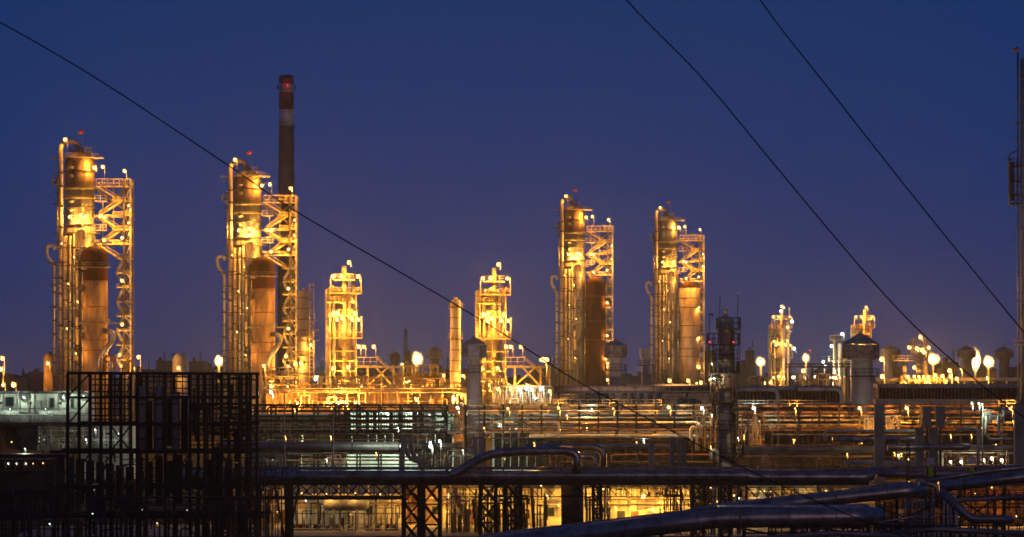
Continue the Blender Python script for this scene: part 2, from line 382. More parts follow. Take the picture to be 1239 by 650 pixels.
    m = mk(); m.lathe((vcx, vcy), [(vr, vm if not dark_vessel and not vx else (0 if dark_vessel else Q(0,306).z)), (vr, zt), (vr*.92, zt+vr*.25), (vr*.7, zt+vr*.5), (vr*.4, zt+vr*.64), (vr*.1, zt+vr*.7)], 28); m.build('upper_shell', top, ve)
    if not dark_vessel:
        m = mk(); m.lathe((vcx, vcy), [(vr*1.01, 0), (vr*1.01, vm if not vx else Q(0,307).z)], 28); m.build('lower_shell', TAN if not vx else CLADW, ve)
    for v in ((325, 341, 372, 392, 412, 425) if not dark_vessel else (330, 370, 400)):
        m = mk(); m.lathe((vcx, vcy), [(vr*1.04, Q(0,v).z), (vr*1.04, Q(0,v).z+.3)], 28); m.build('stiffener_ring', DST if dark_vessel else RST, ve)
    if not vx and not dark_vessel:
        deck_ring(ve, (vcx, vcy), vr*.98, vr*1.22, Q(0,324).z, GST, n=12); deck_ring(ve, (vcx, vcy), vr*.98, vr*1.22, Q(0,392).z, GST, n=12)
        m = mk(); m.tube(fillet([Q(101,325,-4.5), Q(113,326,-4.5), Q(114,334,-4.5), Q(114,470,-4.5)], 1), .42, 10); m.build('side_pipe', CLADW, ve)
        m = mk(); m.tube(fillet([Q(128,400,-4), Q(139,403,-4.2), Q(139,411,-4.2), Q(122,434,-4.4), Q(122,450,-4.4)], 1.6), .75, 12); m.build('elbow_pipe', CLAD, ve)
        m = mk(); m.bar(Q(98,391.5,-4.6), Q(147,391.5,-4.6), .4, .5); m.build('beam', GST, ve)
        for u, v in ((104,303),(109,300),(118,301),(124,304)): m = mk(); m.tube([Q(u,306,0), Q(u,v-3,0)], .3, 8); m.build('nozzle', GST, ve)
    else:
        for v in (352, 388, 395):
            m = mk(); box = Q(vx0-2.5,v,-.5); m.box(box, box+Vector((1.0,1.2,1.6))); m.build('nozzle', DST, ve)
        if not dark_vessel:
            m = mk(); box = Q(vx1,v,-.5); m.box(box, box+Vector((.9,1.2,1.8))); m.build('nozzle', DST, ve)
    # ---- stair tower
    st = thing('stair_tower', 'yellow lit %s' % words[2], 'stair tower', (Q(150,0).x, Y+2, 0), 'stair towers beside the tall columns')
    posts = []
    for u, dy in ((149.5,1),(157.5,1),(149.5,7),(157.5,7)):
        m = mk(); m.bar(Vector((Q(u,0).x, Y+dy, 0)), Q(u,216,dy), .5, .5); m.build('post', DST if dy == 1 and u < 150 else GST, st)
    v = 226; vs_ = []
    while v < 470: vs_.append(v); v += 17.5
    for i, v in enumerate(vs_):
        ul = 116 if v < 310 else 140
        m = mk(); a = Q(ul,v,1); b = Q(158,v,7); m.box(a, (b.x, b.y, b.z+.35)) if i in (0,) or v > 310 else m.box(Q(136 if i % 2 else ul,v,1), (b.x, b.y, b.z+.35))
        m.build('landing', YST, st)
        m = mk()
        q0 = ul if i == 0 else (136 if v < 310 else 141)
        rail(m, [Q(q0,v,1), Q(158,v,1)], 1, 1.15 if i else 2.3, 1.6, .18); rail(m, [Q(158,v,1), Q(158,v,7)], 1, 1.15, 2, .13); rail(m, [Q(q0,v,7), Q(158,v,7)], 1, 1.15, 1.6, .13)
        if i == 0: rail(m, [Q(116,v,7), Q(158,v,7)], 1, 2.3, 1.6, .13)
        m.build('railing', YST if v < 310 else DST, st)
        if i < len(vs_)-1:
            ua, ub = ((118,146) if v < 300 else (141,149))
            if i % 2: ua, ub = ub, ua
            vn = vs_[i+1]
            m = mk(); off = Vector((0,0,1.0))
            for dy in (1.6, 2.8):
                m.bar(Q(ua,v,dy), Q(ub,vn,dy), .6, .2); m.bar(Q(ua,v,dy)+off, Q(ub,vn,dy)+off, .16)
            for k in range(1, 14): q = Q(ua,v,2.2).lerp(Q(ub,vn,2.2), k/14); m.box(q-Vector((.25,.6,.04)), q+Vector((.25,.6,.04)))
            m.build('stair_flight', YST if v < 300 else GST, st)
            m = mk(); m.bar(Q(149.5,v,4), Q(157.5,vn,4), .25); m.bar(Q(157.5,v,1.2), Q(149.5,vn,1.2), .25); m.build('brace', YST if v < 300 else DST, st)
    for v in (262, 291):
        m = mk(); m.ibeam(Q(114,v,1.2), Q(149,v,1.2), .4, .55); m.build('cross_beam', YST, st)
    for v in (243.5, 279):
        m = mk(); m.box(Q(114,v,1), Q(128,v-.8,6)); m.build('landing', YST, st)
        m = mk(); rail(m, [Q(114,v-.8,1), Q(128,v-.8,1)], 1, 1.5, 2.0, .13); m.build('railing', YST, st)
    for u in (123, 136): m = mk(); m.bar(Q(u,226,3), Q(u,300,3), .3); m.build('hanger_post', GST, st)
    for v in range(310, 470, 9): m = mk(); m.bar(Q(149.5,v,1), Q(157.5,v,1), .22); m.bar(Q(149.5,v,1), Q(157.5,v+9,1), .2); m.build('lattice_bar', DST if v % 2 else GST, st)
    for a_, b_ in (((114,228),(147,252)), ((115,262),(148,228)), ((114,262),(147,282)), ((116,297),(147,268))):
        m = mk(); m.ibeam(Q(*a_,4.5), Q(*b_,4.5), .45, .65); m.build('brace', YST, st)
    for u, v, w in ((124,202,9000),(150.5,207,12000),(121,262,12000),(126,263,10000),(126,291,9000),(148,288,12000),(155.5,249,8000),(155.5,270,8000),(148,340,7000),(148,393,7000),(145,430,9000),(148,443,8000)):
        sx_ = 5 if v in (202,207) else 2
        lamp(st, *upx(Q(u,v,-.6 if v > 285 else .3), Y), Y-.4, W=w*.9, r=(2.2 if v not in (249,270) else 1.4)*950/Y, pole=sx_*3 if sx_ == 5 else 2)
    fp = thing('floodlight_mast', 'twin floodlights aimed at the %s' % words[0], 'lamp', (Q(96,0).x, Y-62, 0), 'floodlight masts at the feet of the tall units')
    m = mk(); m.tube([(Q(96,0).x, Y-62, 0), (Q(96,0).x, Y-62, 13)], .3, 8); m.build('pole', GST, fp)
    flood(fp, (Q(96,0).x-1, Y-62.5, 13.6), Q(92,330,0), 48000*fl, ang=75); flood(fp, (Q(96,0).x+3, Y-62.5, 13.6), Q(125,380,0), 22000*fl, ang=60)
    return Q
def upx(p, Y): return ((p.x*F/p.y+619.5), HY-(p.z-H)*F/p.y)

UA = ['leftmost tall column', 'tall column by the striped chimney', 'tall column beside the dark red vessel', 'rightmost tall column with one shell lamp']
VA = ['brown vessel with dark red top beside the leftmost tall column', 'brown vessel with dark red top beside the column before the chimney', 'dark red unlit vessel reaching down beside the third tall column', 'tan lit vessel with dark domed cap beside the rightmost tall column']
SA = ['zigzag stair tower right of the leftmost tall column', 'zigzag stair tower just below the striped chimney', 'zigzag stair tower behind the dark red vessel', 'zigzag stair tower right of the tan domed vessel']
tall_unit(0, 113, 950, 1.0, (UA[0], VA[0], SA[0]))
tall_unit(1, 316, 1005, .965, (UA[1], VA[1], SA[1]), topdark=True, bright=1.4)
tall_unit(2, 708.5, 1284, 1.02, (UA[2], VA[2], SA[2]), dark_vessel=True, vx=(113,146), bright=1.5)
tall_unit(3, 821, 1365, 1.013, (UA[3], VA[3], SA[3]), topdark=False, vx=(114,151), bright=.8)

# ---- uplights at the feet of the units, each on its own short post
def post_lamp(px, py, Y, label, W=14000, r=2.4, kind='S', group=None, down=None, headw=1.0):
    p = P(px, py, Y); s = Y/F
    t = thing('lamp_post', label, 'lamp', (p.x, Y, 0 if down is None else P(px, down, Y).z), group)
    zb = 0 if down is None else P(px, down, Y).z
    m = mk(); m.tube([(p.x+r*s*.9, Y+.3, zb), (p.x+r*s*.9, Y+.3, p.z+r*s*.9)], [max(.10,.35*s), max(.07,.22*s)], 8); m.build('pole', GST, t)
    m = mk(); m.bar((p.x+r*s, Y+.3, p.z+r*s*.85), (p.x-r*s*.8, Y+.1, p.z+r*s*.95), .25*s+.05, .8*s); h = m.build('lamp_head', GST, t)
    bulb(h, p, r*s*.8, kind)
    if W: light(h, p+Vector((0, -r*s*1.5, -.2*s)), W, kind, r*s*.8)
    return t

# ================================================================ CHIMNEY
Yc = 1900; s = Yc/F
ch = thing('striped_chimney', 'tall tapering chimney with red and white bands and one red lamp', 'chimney', P(346,448,Yc)*Vector((1,1,0)) if False else Vector((P(346,0,Yc).x, Yc, 0)))
c = (P(346.5,0,Yc).x, Yc)
for a, b, mt in ((92,102,BRICKR),(102,112,WHITEP),(112,133,BRICKR),(133,153,WHITEP),(152,200,BRICKG),(200,470,BRICKG)):
    ra = (8.7+(a-92)*.008)*s; rb = (8.7+(b-92)*.008)*s
    m = mk(); m.lathe(c, [(rb, P(0,b,Yc).z if b < 470 else 0), (ra, P(0,a,Yc).z)], 32); m.build('band', mt, ch)
m = mk(); m.lathe(c, [(7*s, P(0,92,Yc).z+.01), (7*s, P(0,91,Yc).z)], 32); m.build('rim', BRICKR, ch)
deck_ring(ch, c, 8.6*s, 11.6*s, P(0,108.5,Yc).z, DST, 2.2, 16, .22)
bulb(ch, P(347.5,103,Yc-5), .55*s*1.6, 'R', 'warning_lamp'); light(ch, P(347.5,103,Yc-7), 500, 'R', 1.0)
for v in (155, 216, 245): m = mk(); m.box(P(355,v,Yc-1), P(357.3,v-4,Yc+1)); m.build('ladder_cage', DST, ch)
ladder(ch, c[0]+6.5*s, c[1]-6*s, 0, P(0,108,Yc).z, 1.2, DST)

# ================================================================ MEDIUM UNITS (cluster of platforms and columns)
def medium_unit(ox, Y, w, scale=1.0, br=1.0, top=318, grp='medium processing units', arm=True):
    s = Y/F
    def Q(u, v, dy=0.0): return P(ox+(u-415)*scale, 478+(v-478)*scale+(0), Y+dy)
    def col(u0, u1, vt, label, mt, dy=0, dome=True):
        cx = (Q(u0,0).x+Q(u1,0).x)/2; r = (Q(u1,0).x-Q(u0,0).x)/2; cy = Y+dy
        t = thing('slim_column', label, 'column', (cx, cy, 0), grp+' columns')
        m = mk(); z = Q(0,vt).z; m.lathe((cx,cy), [(r,0),(r,z-r*.5),(r*.8,z-r*.15),(r*.3,z)], 20); m.build('shell', mt, t)
        for v in range(int(vt)+8, 470, 15): m = mk(); m.lathe((cx,cy), [(r*1.12,Q(0,v).z),(r*1.12,Q(0,v).z+.3)], 20); m.build('ring', GST, t)
        return t, cx, cy, r
    col(393.5, 402.5, 349, 'pale left hand column of the %s' % w, CREAMC, 1)
    t, cx, cy, r = col(407, 425, 350, 'thick central column of the %s' % w, CLADW, 0)
    col(414, 420, 322, 'thin topmost column rising from the %s' % w, CLADW, -3.5)
    col(402.5, 407, 358, 'narrow pipe column between the shells of the %s' % w, CLAD, -1.5)
    col(426.5, 430, 343, 'slim right hand riser of the %s' % w, CLADW, -1)
    fr = thing('platform_frame', 'railed platform stack wrapped round the %s' % w, 'platform', (cx, cy, 0), 'railed platform stacks')
    for (u0, u1, v) in ((399,437,356),(397,418,367),(399,438,410),(399,432,383),(404,430,340)):
        dy0, dy1 = -6*scale, 5*scale
        m = mk(); a = Q(u0,v); b = Q(u1,v); m.box((a.x, Y+dy0, a.z), (b.x, Y+dy1, a.z+.4)); m.build('platform', YST, fr)
        m = mk(); rail(m, [Vector((a.x,Y+dy0,a.z+.4)), Vector((b.x,Y+dy0,a.z+.4)), Vector((b.x,Y+dy1,a.z+.4)), Vector((a.x,Y+dy1,a.z+.4))], 1, 1.5, 1.7, .13, True); m.build('railing', YST, fr)
    for u in (400, 437):
        m = mk(); m.bar(Q(u,356,-6*scale), Q(u,334,-6*scale), .25); m.build('post', YST, fr)
    for u, va, vb in ((399.5,356,478),(431,356,478),(437.5,383,410)):
        m = mk(); m.bar(Q(u,va,-5.5*scale), Q(u,vb,-5.5*scale), .35); m.build('post', YST, fr)
    for v in range(425, 475, 12):
        m = mk(); m.bar(Q(399.5,v,-5.5*scale), Q(431,v,-5.5*scale), .28); m.build('beam', YST, fr)
    ladder(fr, Q(405,0).x, Y-5.5*scale, Q(0,478).z, Q(0,356).z)
    ladder(fr, Q(424,0).x, Y-6.2*scale, Q(0,410).z, Q(0,340).z)
    random.seed(int(ox))
    for k in range(16):   # valves and manifolds crowded on the platforms
        u = random.uniform(401,434); v = random.choice((356,383,410,367)); h = random.uniform(3,11)
        m = mk(); m.tube([Q(u,v,-5), Q(u,v-h,-5)], random.uniform(.25,.6), 8); m.tube([Q(u,v-h*.6,-5), Q(u+random.uniform(-5,5),v-h*.6,-5)], .25, 6); m.build('valve', random.choice((GST, CLAD, RST)), fr)
    for (u, v, W) in ((422,318,9000),(403,335,9000),(413,335,9000),(433,335,9000),(404,379,10000),(409,379,9000),(429,379,9000),(408,387,12000),(414,385,14000),(426,387,9000),(434,387,9000),(403,446,12000),(410,466,14000),(421,445,12000)):
        lamp(fr, ox+(u-415)*scale, 478+(v-478)*scale, Y-7*scale, W=W*br*scale, r=2.3*scale, pole=6)
    return Q
QB = medium_unit(415, 1000, 'brightly lit unit left of centre', 1.0, 1.9)
QC = medium_unit(596, 1010, 'brightly lit unit behind the small roofed tower', .985, 1.8, grp='central processing units')
def access_frame(ox, Y, label, left=True):
    s = Y/F; t = thing('access_frame', label, 'steel frame', (P(ox,0,Y).x, Y, 0), 'braced access frames with stairs')
    def Q(u, v, dy=0): return P(ox+u-435, v, Y+dy)
    for dy in (0, 5):
        for u in (445, 476, 487): m = mk(); m.bar(Vector((Q(u,0).x, Y+dy, 0)), Q(u,442,dy), .6); m.build('post', YST, t)
        m = mk(); m.bar(Q(430,444,dy), Q(488,444,dy), .55); m.build('beam', YST, t)
        m = mk(); m.bar(Q(445,467,dy), Q(476,467,dy), .45); m.build('beam', YST, t)
        for a, b in (((446,466),(469,445)), ((454,444),(475,467)), ((475,467),(456,482)), ((446,467),(458,482))):
            m = mk(); m.bar(Q(*a,dy), Q(*b,dy), .45); m.build('brace', YST, t)
    m = mk(); a = Q(432,443.5); m.box((a.x, Y, a.z), (Q(458,0).x, Y+5, a.z+.35)); m.build('platform', YST, t)
    m = mk(); rail(m, [Q(432,443,0), Q(456,443,0)], 1, 2.6, 1.8, .16); rail(m, [Q(432,443,5), Q(456,443,5)], 1, 2.6, 1.8, .16); m.build('railing', YST, t)
    m = mk()
    for dy in (1, 2.4): m.bar(Q(456,434,dy), Q(486,460,dy), .35); m.bar(Q(456,431,dy), Q(486,457,dy), .18)
    for k in range(1,16): q = Q(456,434,1.7).lerp(Q(486,460,1.7), k/16); m.box(q-Vector((.3,.7,.05)), q+Vector((.3,.7,.05)))
    m.build('stair_flight', YST, t)
    for u, v, W in ((434,420,9000),(440,420,9000),(452,420,9000),(433,461,12000),(437,467,12000),(460,467,14000)):
        lamp(t, ox+u-435, v, Y-.8, W=W, r=2.3, pole=12 if v == 420 else 3)
    return t
access_frame(435, 985, 'braced yellow frame with stair, right of the unit left of centre')
access_frame(613, 990, 'braced frame with stair beside the tall lamp post, centre')

# slim single columns
def slim(px0, px1, top, Y, label, lamps=(), mt=CREAMC, plats=(), flare=0, group='slim single columns'):
    cx = (P(px0,0,Y).x+P(px1,0,Y).x)/2; r = (P(px1,0,Y).x-P(px0,0,Y).x)/2
    t = thing('slim_column', label, 'column', (cx, Y, 0), group); z = P(0,top,Y).z
    m = mk(); m.lathe((cx,Y), [(r*(1+flare),0),(r*(1+flare),P(0,470,Y).z),(r,P(0,462,Y).z),(r,z-r*.4),(r*.75,z),(r*.35,z+.1),(r*.35,z+r*.5)], 22); m.build('shell', mt, t)
    for v in range(int(top)+9, 462, 13): m = mk(); m.lathe((cx,Y), [(r*1.09,P(0,v,Y).z),(r*1.09,P(0,v,Y).z+.25)], 22); m.build('ring', RST, t)
    for v in plats: deck_ring(t, (cx,Y), r, r+2.2*Y/F*1.4, P(0,v,Y).z, YST, 1.3, 10, .13)
    ladder(t, cx+r*.7, Y-r*1.1, 0, z)
    for (x, v, W) in lamps: lamp(t, x, v, Y-r-1, W=W, r=2.0)
    return t
slim(544.5, 557.5, 363, 1000, 'solitary slim column with red brackets between the two lit units', ((541,478,9000),(560,455,9000)), plats=(373,410))
t = slim(361, 375, 352, 960, 'ribbed pale column beside the chimney unit stair tower', ((364,440,9000),(357,441,9000),(376,418,9000)), plats=(408,432), mt=CREAMC)
ft = thing('cage_ladder_frame', 'lit cage ladder frame right of the ribbed pale column', 'ladder', (P(377,0,958).x, 958, 0))
m = mk()
for u in (374.5, 379.5):
    for dy in (0, 1.6): m.bar(Vector((P(u,0,958).x, 958+dy, 0)), P(u,343,958+dy), .28)
m.build('post', YST, ft)
for v in range(345, 470, 5): m = mk(); m.bar(P(374.5,v,958), P(379.5,v,958), .2); m.bar(P(374.5,v,959.6), P(379.5,v,959.6), .2); m.build('rung', YST, ft)
for v in (412, 400): m = mk(); m.box(P(378,v,956), P(386,v-.8,960)); rail(m, [P(378,v,956), P(386,v,956), P(386,v,960)], 1, 2.8, 2, .16); m.build('platform', YST, ft)

# far units
def far_unit(ox, Y, w, bits, lamps, group='far lit units'):
    s = Y/F
    t = thing('column_cluster', w, 'columns', (P(ox,0,Y).x, Y, 0), group)
    for (u0, u1, vt, mt) in bits:
        cx = (P(u0,0,Y).x+P(u1,0,Y).x)/2; r = (u1-u0)/2*s
        m = mk(); z = P(0,vt,Y).z; m.lathe((cx, Y+random.uniform(-3,3)), [(r,0),(r,z-r*.5),(r*.7,z-r*.1),(r*.2,z)], 18); k = m.build('column', mt, t)
        for v in range(int(vt)+6, 466, 9): m = mk(); m.lathe((cx, Y), [(r*1.1,P(0,v,Y).z),(r*1.1,P(0,v,Y).z+.4)], 18); m.build('ring', GST, k)
    return t
def plat(t, x0, x1, v, Y, mt=YST, dep=8, h=2.2):
    m = mk(); a = P(x0,v,Y-dep/2); b = P(x1,v,Y-dep/2); m.box(a, (b.x, Y+dep/2, a.z+.4)); m.build('platform', mt, t)
    m = mk(); rail(m, [a, b, Vector((b.x,Y+dep/2,b.z)), Vector((a.x,Y+dep/2,a.z))], 1, h, 2.4, .2, True); m.build('railing', mt, t)
medium_unit(943.5, 1500, 'far unit right of the dark platform column', .66, .8, grp='far right units')
medium_unit(1043.5, 1480, 'far unit above the cone roofed round tower', .66, 1.7, grp='far right units')
t = thing('lamp_gantry', 'white and small lamps on poles beside the far unit right of centre', 'lamp', (P(944,0,1488).x, 1488, 0))
m = mk(); m.bar((P(955,0,1488).x,1488,0), P(955,372,1488), .4); m.build('pole', GST, t)
for x, y, W, k in ((946,371,6000,'S'),(945,376.5,3500,'G'),(958,389,3500,'G'),(953,396,2000,'S'),(961,422,3500,'G'),(942,456,9000,'S'),(926,464,15000,'S'),(932,463,15000,'S'),(960,457,4000,'G')): lamp(t, x, y, 1484, W=W, r=1.9, kind=k)
t = far_unit(1115, 1350, 'small bright platform block right of the cone roofed tower', ((1109,1116,427,CREAMC),(1116,1123,424,CLADW),(1092,1097,436,CREAMC)), ())
for a, b, v in ((1104,1124,428),(1082,1106,437),(1104,1122,418)): plat(t, a, b, v, 1350)
for u in (1105, 1118.5): m = mk(); m.bar(P(u,428,1345), P(u,409,1345), .5); m.build('post', YST, t)
m = mk(); m.bar(P(1105,410,1345), P(1118.5,410,1345), .4); m.build('beam', YST, t)
for x, y, W in ((1113.5,408.5,9000),(1100,421,9000),(1123.5,421,9000),(1109,422,14000),(1115,424,16000),(1118,427,12000),(1106,445,9000)): lamp(t, x, y, 1338, W=W*1.5, r=2.2)
t = far_unit(1013, 1500, 'dim tan columns left of the cone roofed round tower', ((1008,1013,407,CLADW),(1013.5,1018,415,CREAMC),(1018,1026,420,CLADW)), ())
plat(t, 1004, 1030, 437, 1500); plat(t, 1006, 1020, 412, 1500)
for x, y, k in ((1019,404.5,'G'),(1006,419,'G'),(1011,457,'S'),(1015,457,'S')): lamp(t, x, y, 1490, W=9000, r=1.9, kind=k)
# ================================================================ ROUND ROOFED TOWERS
def roof_tower(x0, x1, apex, eave, sill, p0, p1, plat_, Y, label, sides=8, shaft=CREAMC, head=SHED, far=False):
    s = Y/F; cx = P((x0+x1)/2,0,Y).x; r = (x1-x0)/2*s; pr = (p1-p0)/2*s; pcx = P((p0+p1)/2,0,Y).x
    t = thing('roofed_shaft', label, 'vent tower', (cx, Y, 0), 'roofed vent towers')
    m = mk(); m.lathe((pcx,Y), [(pr*1.04,0),(pr*1.04,P(0,plat_,Y).z),(pr,P(0,plat_,Y).z+.05),(pr,P(0,sill+2.5,Y).z),(r*.75,P(0,sill+.3,Y).z),(r*.75,P(0,sill-1,Y).z)], 24); m.build('shaft', shaft, t)
    m = mk()
    def poly(rr, z): return [(cx+rr*math.cos(2*math.pi*(k+.5)/sides), Y+rr*math.sin(2*math.pi*(k+.5)/sides), z) for k in range(sides)]
    zs, ze, za = P(0,sill,Y).z, P(0,eave,Y).z, P(0,apex,Y).z
    a = poly(r,zs); b = poly(r,ze); m.add(a+b, [tuple(range(sides))[::-1], tuple(range(sides,2*sides))]); m.build('head_core', head, t)
    for k in range(sides):
        q = [Vector(a[k]), Vector(a[(k+1)%sides]), Vector(b[(k+1)%sides]), Vector(b[k])]; c = sum(q, Vector())/4
        n = (q[1]-q[0]).cross(q[3]-q[0]).normalized()
        m = mk(); vs = [c+(v-c)*.97+n*d for d in (-.05,.1) for v in q]
        m.add(vs, [(0,1,2,3),(7,6,5,4),(0,4,5,1),(1,5,6,2),(2,6,7,3),(3,7,4,0)]); m.build('side_panel', head, t)
    m = mk(); e = poly(r*1.07, ze+.11); m.add(e+[(cx,Y,za)], [tuple(range(sides))[::-1]]+[(k,(k+1)%sides,sides) for k in range(sides)]); m.build('roof', SHED if not far else head, t)
    m = mk(); m.lathe((cx,Y), [(r*.1,za-r*.1),(r*.1,za+.25)], 8); m.build('finial', head, t)
    if not far:
        m = mk()
        for k in range(sides): m.bar(a[k], b[k], .18)
        m.build('corner_post', GST, t)
        deck_ring(t, (pcx,Y), pr*.99, pr*1.75, P(0,plat_,Y).z, DST, 1.5, 12, .12)
        ladder(t, pcx+pr*1.1, Y-pr*.8, 8, zs)
        for v in range(int(plat_)+9, 500, 12): m = mk(); m.lathe((pcx,Y), [(pr*1.06,P(0,v,Y).z),(pr*1.06,P(0,v,Y).z+.12)], 24); m.build('seam_ring', shaft, t)
    return t
roof_tower(557.5, 589.5, 407, 417, 433, 565.5, 581.5, 451, 800, 'grey shaft with low cone roof in front of the centre lit unit')
roof_tower(730, 759.5, 411, 418.5, 433, 737, 752, 449, 820, 'pale shaft with cone roof right of the dark red vessel', head=ROOFM)
roof_tower(1019, 1063.5, 402, 417, 434, 1031, 1055.5, 456, 700, 'largest cone roofed round tower at right, brown paneled head', sides=16, head=ROOFM)
roof_tower(1066, 1089, 417, 423, 433, 1071.5, 1083, 445, 1500, 'brown capped tower just right of the largest cone roofed tower', sides=12, head=ROOFM, shaft=CLADW, far=True)
roof_tower(1158, 1181, 418, 424, 433, 1163.5, 1176, 445, 1550, 'brown capped tower beside the flame shaped flare', sides=12, head=ROOFM, shaft=CLADW, far=True)
roof_tower(1203, 1226, 419, 425, 433, 1209, 1221, 445, 1600, 'dark capped tower next to the right hand mast', sides=12, head=ROOFM, shaft=FAR, far=True)
roof_tower(516, 536, 419, 425, 434, 521, 531, 445, 1500, 'dark capped tower just right of the large white flare, centre', sides=8, head=ROOFM, shaft=FAR, far=True)
roof_tower(471, 484, 425, 428, 438, 474, 481, 445, 1700, 'faint capped tower left of the large white flare', sides=8, head=FAR, shaft=FAR, far=True)
roof_tower(488, 500, 424, 427, 438, 490, 498, 445, 1720, 'faint capped tower directly behind the large white flare', sides=8, head=FAR, shaft=FAR, far=True)
for x, Yt, W in ((573,800,42000),(745,820,46000),(1042,700,26000)):  # fill floodlights added to brighten the roofed shafts and their heads
    fp = thing('floodlight_mast', 'added fill floodlight brightening a roofed shaft', 'lamp', (P(x-14,0,Yt-70).x, Yt-70, 12.5), 'added fill floodlights for the roofed shafts'); q = P(x-14,0,Yt-70); q.z = 13.2
    m = mk(); m.tube([(q.x,q.y,12.5),(q.x,q.y,13.1)], .12, 8); m.build('pole', GST, fp)
    flood(fp, q, P(x,430,Yt), W, (1.0,.72,.58), 44)
# square headed duct
Y = 850; s = Y/F; t = thing('square_headed_duct', 'pale duct with square flared head and small side platforms', 'duct', (P(781,0,Y).x, Y, 0))
m = mk(); cx = P(780.7,0,Y).x
def sq(w, z): return [(cx-w,Y-w,z),(cx+w,Y-w,z),(cx+w,Y+w,z),(cx-w,Y+w,z)]
lv = [(4.1*s,0),(4.0*s,P(0,441,Y).z),(3.7*s,P(0,437,Y).z),(6.3*s,P(0,430,Y).z),(6.3*s,P(0,421.5,Y).z)]
vs = []; [vs.extend(sq(*l)) for l in lv]; fs = [(0,3,2,1)]+[(i*4+k, i*4+(k+1)%4, i*4+4+(k+1)%4, i*4+4+k) for i in range(4) for k in range(4)]+[(16,17,18,19)]
m.add(vs, fs); m.build('duct_body', CREAMC, t)
m = mk(); a = P(771,441.5,Y-1.3); m.box(a, P(790,442.6,Y+1.5)); m.build('platform', DST, t)
m = mk(); rail(m, [P(771,441.5,Y-1.3), P(790,441.5,Y-1.3)], 1, 1.1, 1.1, .12); m.build('railing', DST, t)
for u in (778.2, 783.2): m = mk(); m.bar(P(u,430,Y-6.35*s), P(u,422,Y-6.35*s), .1); m.build('stiffener', DST, t)

# ================================================================ DARK FOREGROUND COLUMN (right of centre)
Y = 500; s = Y/F; cx = P(878,0,Y).x; R = 9*s
t = thing('dark_platform_column', 'stained slender column with black caged platforms and two red lamps', 'column', (cx, Y, 0))
m = mk(); m.lathe((cx,Y), [(R,0),(R,P(0,388,Y).z),(R*.7,P(0,384,Y).z),(R*.3,P(0,382,Y).z),(R*.3,P(0,376,Y).z),(R*.5,P(0,376,Y).z),(R*.5,P(0,374.5,Y).z)], 24); m.build('shell', CREAMC, t)
for v in (400, 430, 457, 466, 500, 514, 530, 548): m = mk(); m.lathe((cx,Y), [(R*1.06,P(0,v,Y).z),(R*1.06,P(0,v,Y).z+.15)], 24); m.build('flange', RST, t)
for (x0, x1, v, hh) in ((869,896,399,1.6),(857,895.5,418,1.6),(859,894,453,1.7),(860,892,488,1.4),(863,900,553,1.8)):
    a = P(x0,v,Y-2); b = P(x1,v,Y-2)
    m = mk(); m.box(a, (b.x, Y+2, a.z+.2)); m.build('platform', BST, t)
    m = mk(); up = Vector((0,0,.2)); rail(m, [a+up, b+up, Vector((b.x,Y+2,b.z+.2)), Vector((a.x,Y+2,a.z+.2))], 1, hh, 1.0, .11, True); m.build('railing', BST, t)
    for k in (0,1,2):
        q = a.lerp(b, .12+.38*k); m = mk(); m.bar(q, Vector((cx+(q.x-cx)*.3, Y-.5, q.z-1.1)), .1); m.build('bracket', BST, t)
ladder(t, cx+R*1.35, Y-.8, P(0,560,Y).z, P(0,388,Y).z, .5, BST); ladder(t, P(864,0,Y).x, Y-1.2, P(0,560,Y).z, P(0,418,Y).z, .5, BST)
for x0, x1, v in ((862,892,435),(864,893,470),(864,893,520)):
    m = mk(); m.box(P(x0,v,Y-2), P(x1,v-1,Y+2)); m.build('platform', BST, t)
    m = mk(); rail(m, [P(x0,v-1,Y-2), P(x1,v-1,Y-2)], 1, 1.3, .7, .09); m.build('railing', BST, t)
for x, a_, b_ in ((857.5,453,418),(895,453,399),(869,418,385),(860,488,453),(892,520,453),(864,553,488),(892.5,553,488),(876,399,386)): m = mk(); m.bar(P(x,a_,Y-2), P(x,b_,Y-2), .12); m.build('platform_post', BST, t)
for x, a_, b_ in ((871,388,357),(892.5,418,356),(858.3,480,381)):
    m = mk(); m.tube([P(x,a_,Y-2), P(x,b_,Y-2)], [.07,.05], 6); m.build('antenna', BST, t)
m = mk(); m.tube(fillet([P(858.3,382,Y-2), P(858.3,380,Y-2), P(862,380.5,Y-2)], .3), .12, 6); m.bar(P(860.5,381,Y-2), P(863,381.6,Y-2), .3, .3); m.build('lamp_hook', BST, t)
m = mk(); m.lathe((P(892.5,0,Y).x,Y-2), [(.12,P(0,356,Y).z),(.2,P(0,355,Y).z)], 8); m.build('antenna_tip', WHT, t)
for x in (858.5, 887.5):
    p = P(x,414,Y-2.2); m = mk(); m.bar(p-Vector((0,0,.5)), p+Vector((0,0,-.15)), .2); h = m.build('warning_lamp', BST, t); bulb(h, p, .14, 'R'); light(h, p-Vector((0,.3,0)), 8, 'R', .2)
for k in range(10):
    x = 862+random.random()*6; v = 425+k*9; m = mk(); m.tube([P(x,v,Y-1.5), P(x,v+random.uniform(8,20),Y-1.5)], random.uniform(.05,.12), 6); m.build('conduit', BST, t)
lamp(t, 859, 459.5, Y-2.3, W=1500, r=1.7, kind='S'); lamp(t, 861, 440, Y-7, W=1600, r=.7, kind='W', pole=3); lamp(t, 861, 502, Y-8, W=2600, r=.7, kind='W', pole=3); lamp(t, 893, 530, Y-8, W=2000, r=.7, kind='W', pole=3); lamp(t, 864, 458, Y-2.3, W=500, r=1.2, kind='G')  # the small warm white lamps are added to brighten the shaft
m = mk(); m.tube(fillet([P(868,560,Y-2), P(868,545,Y-2), P(860,545,Y-2), P(860,557,Y-2)], .6), .28, 10); m.build('side_pipe', CLAD, t)
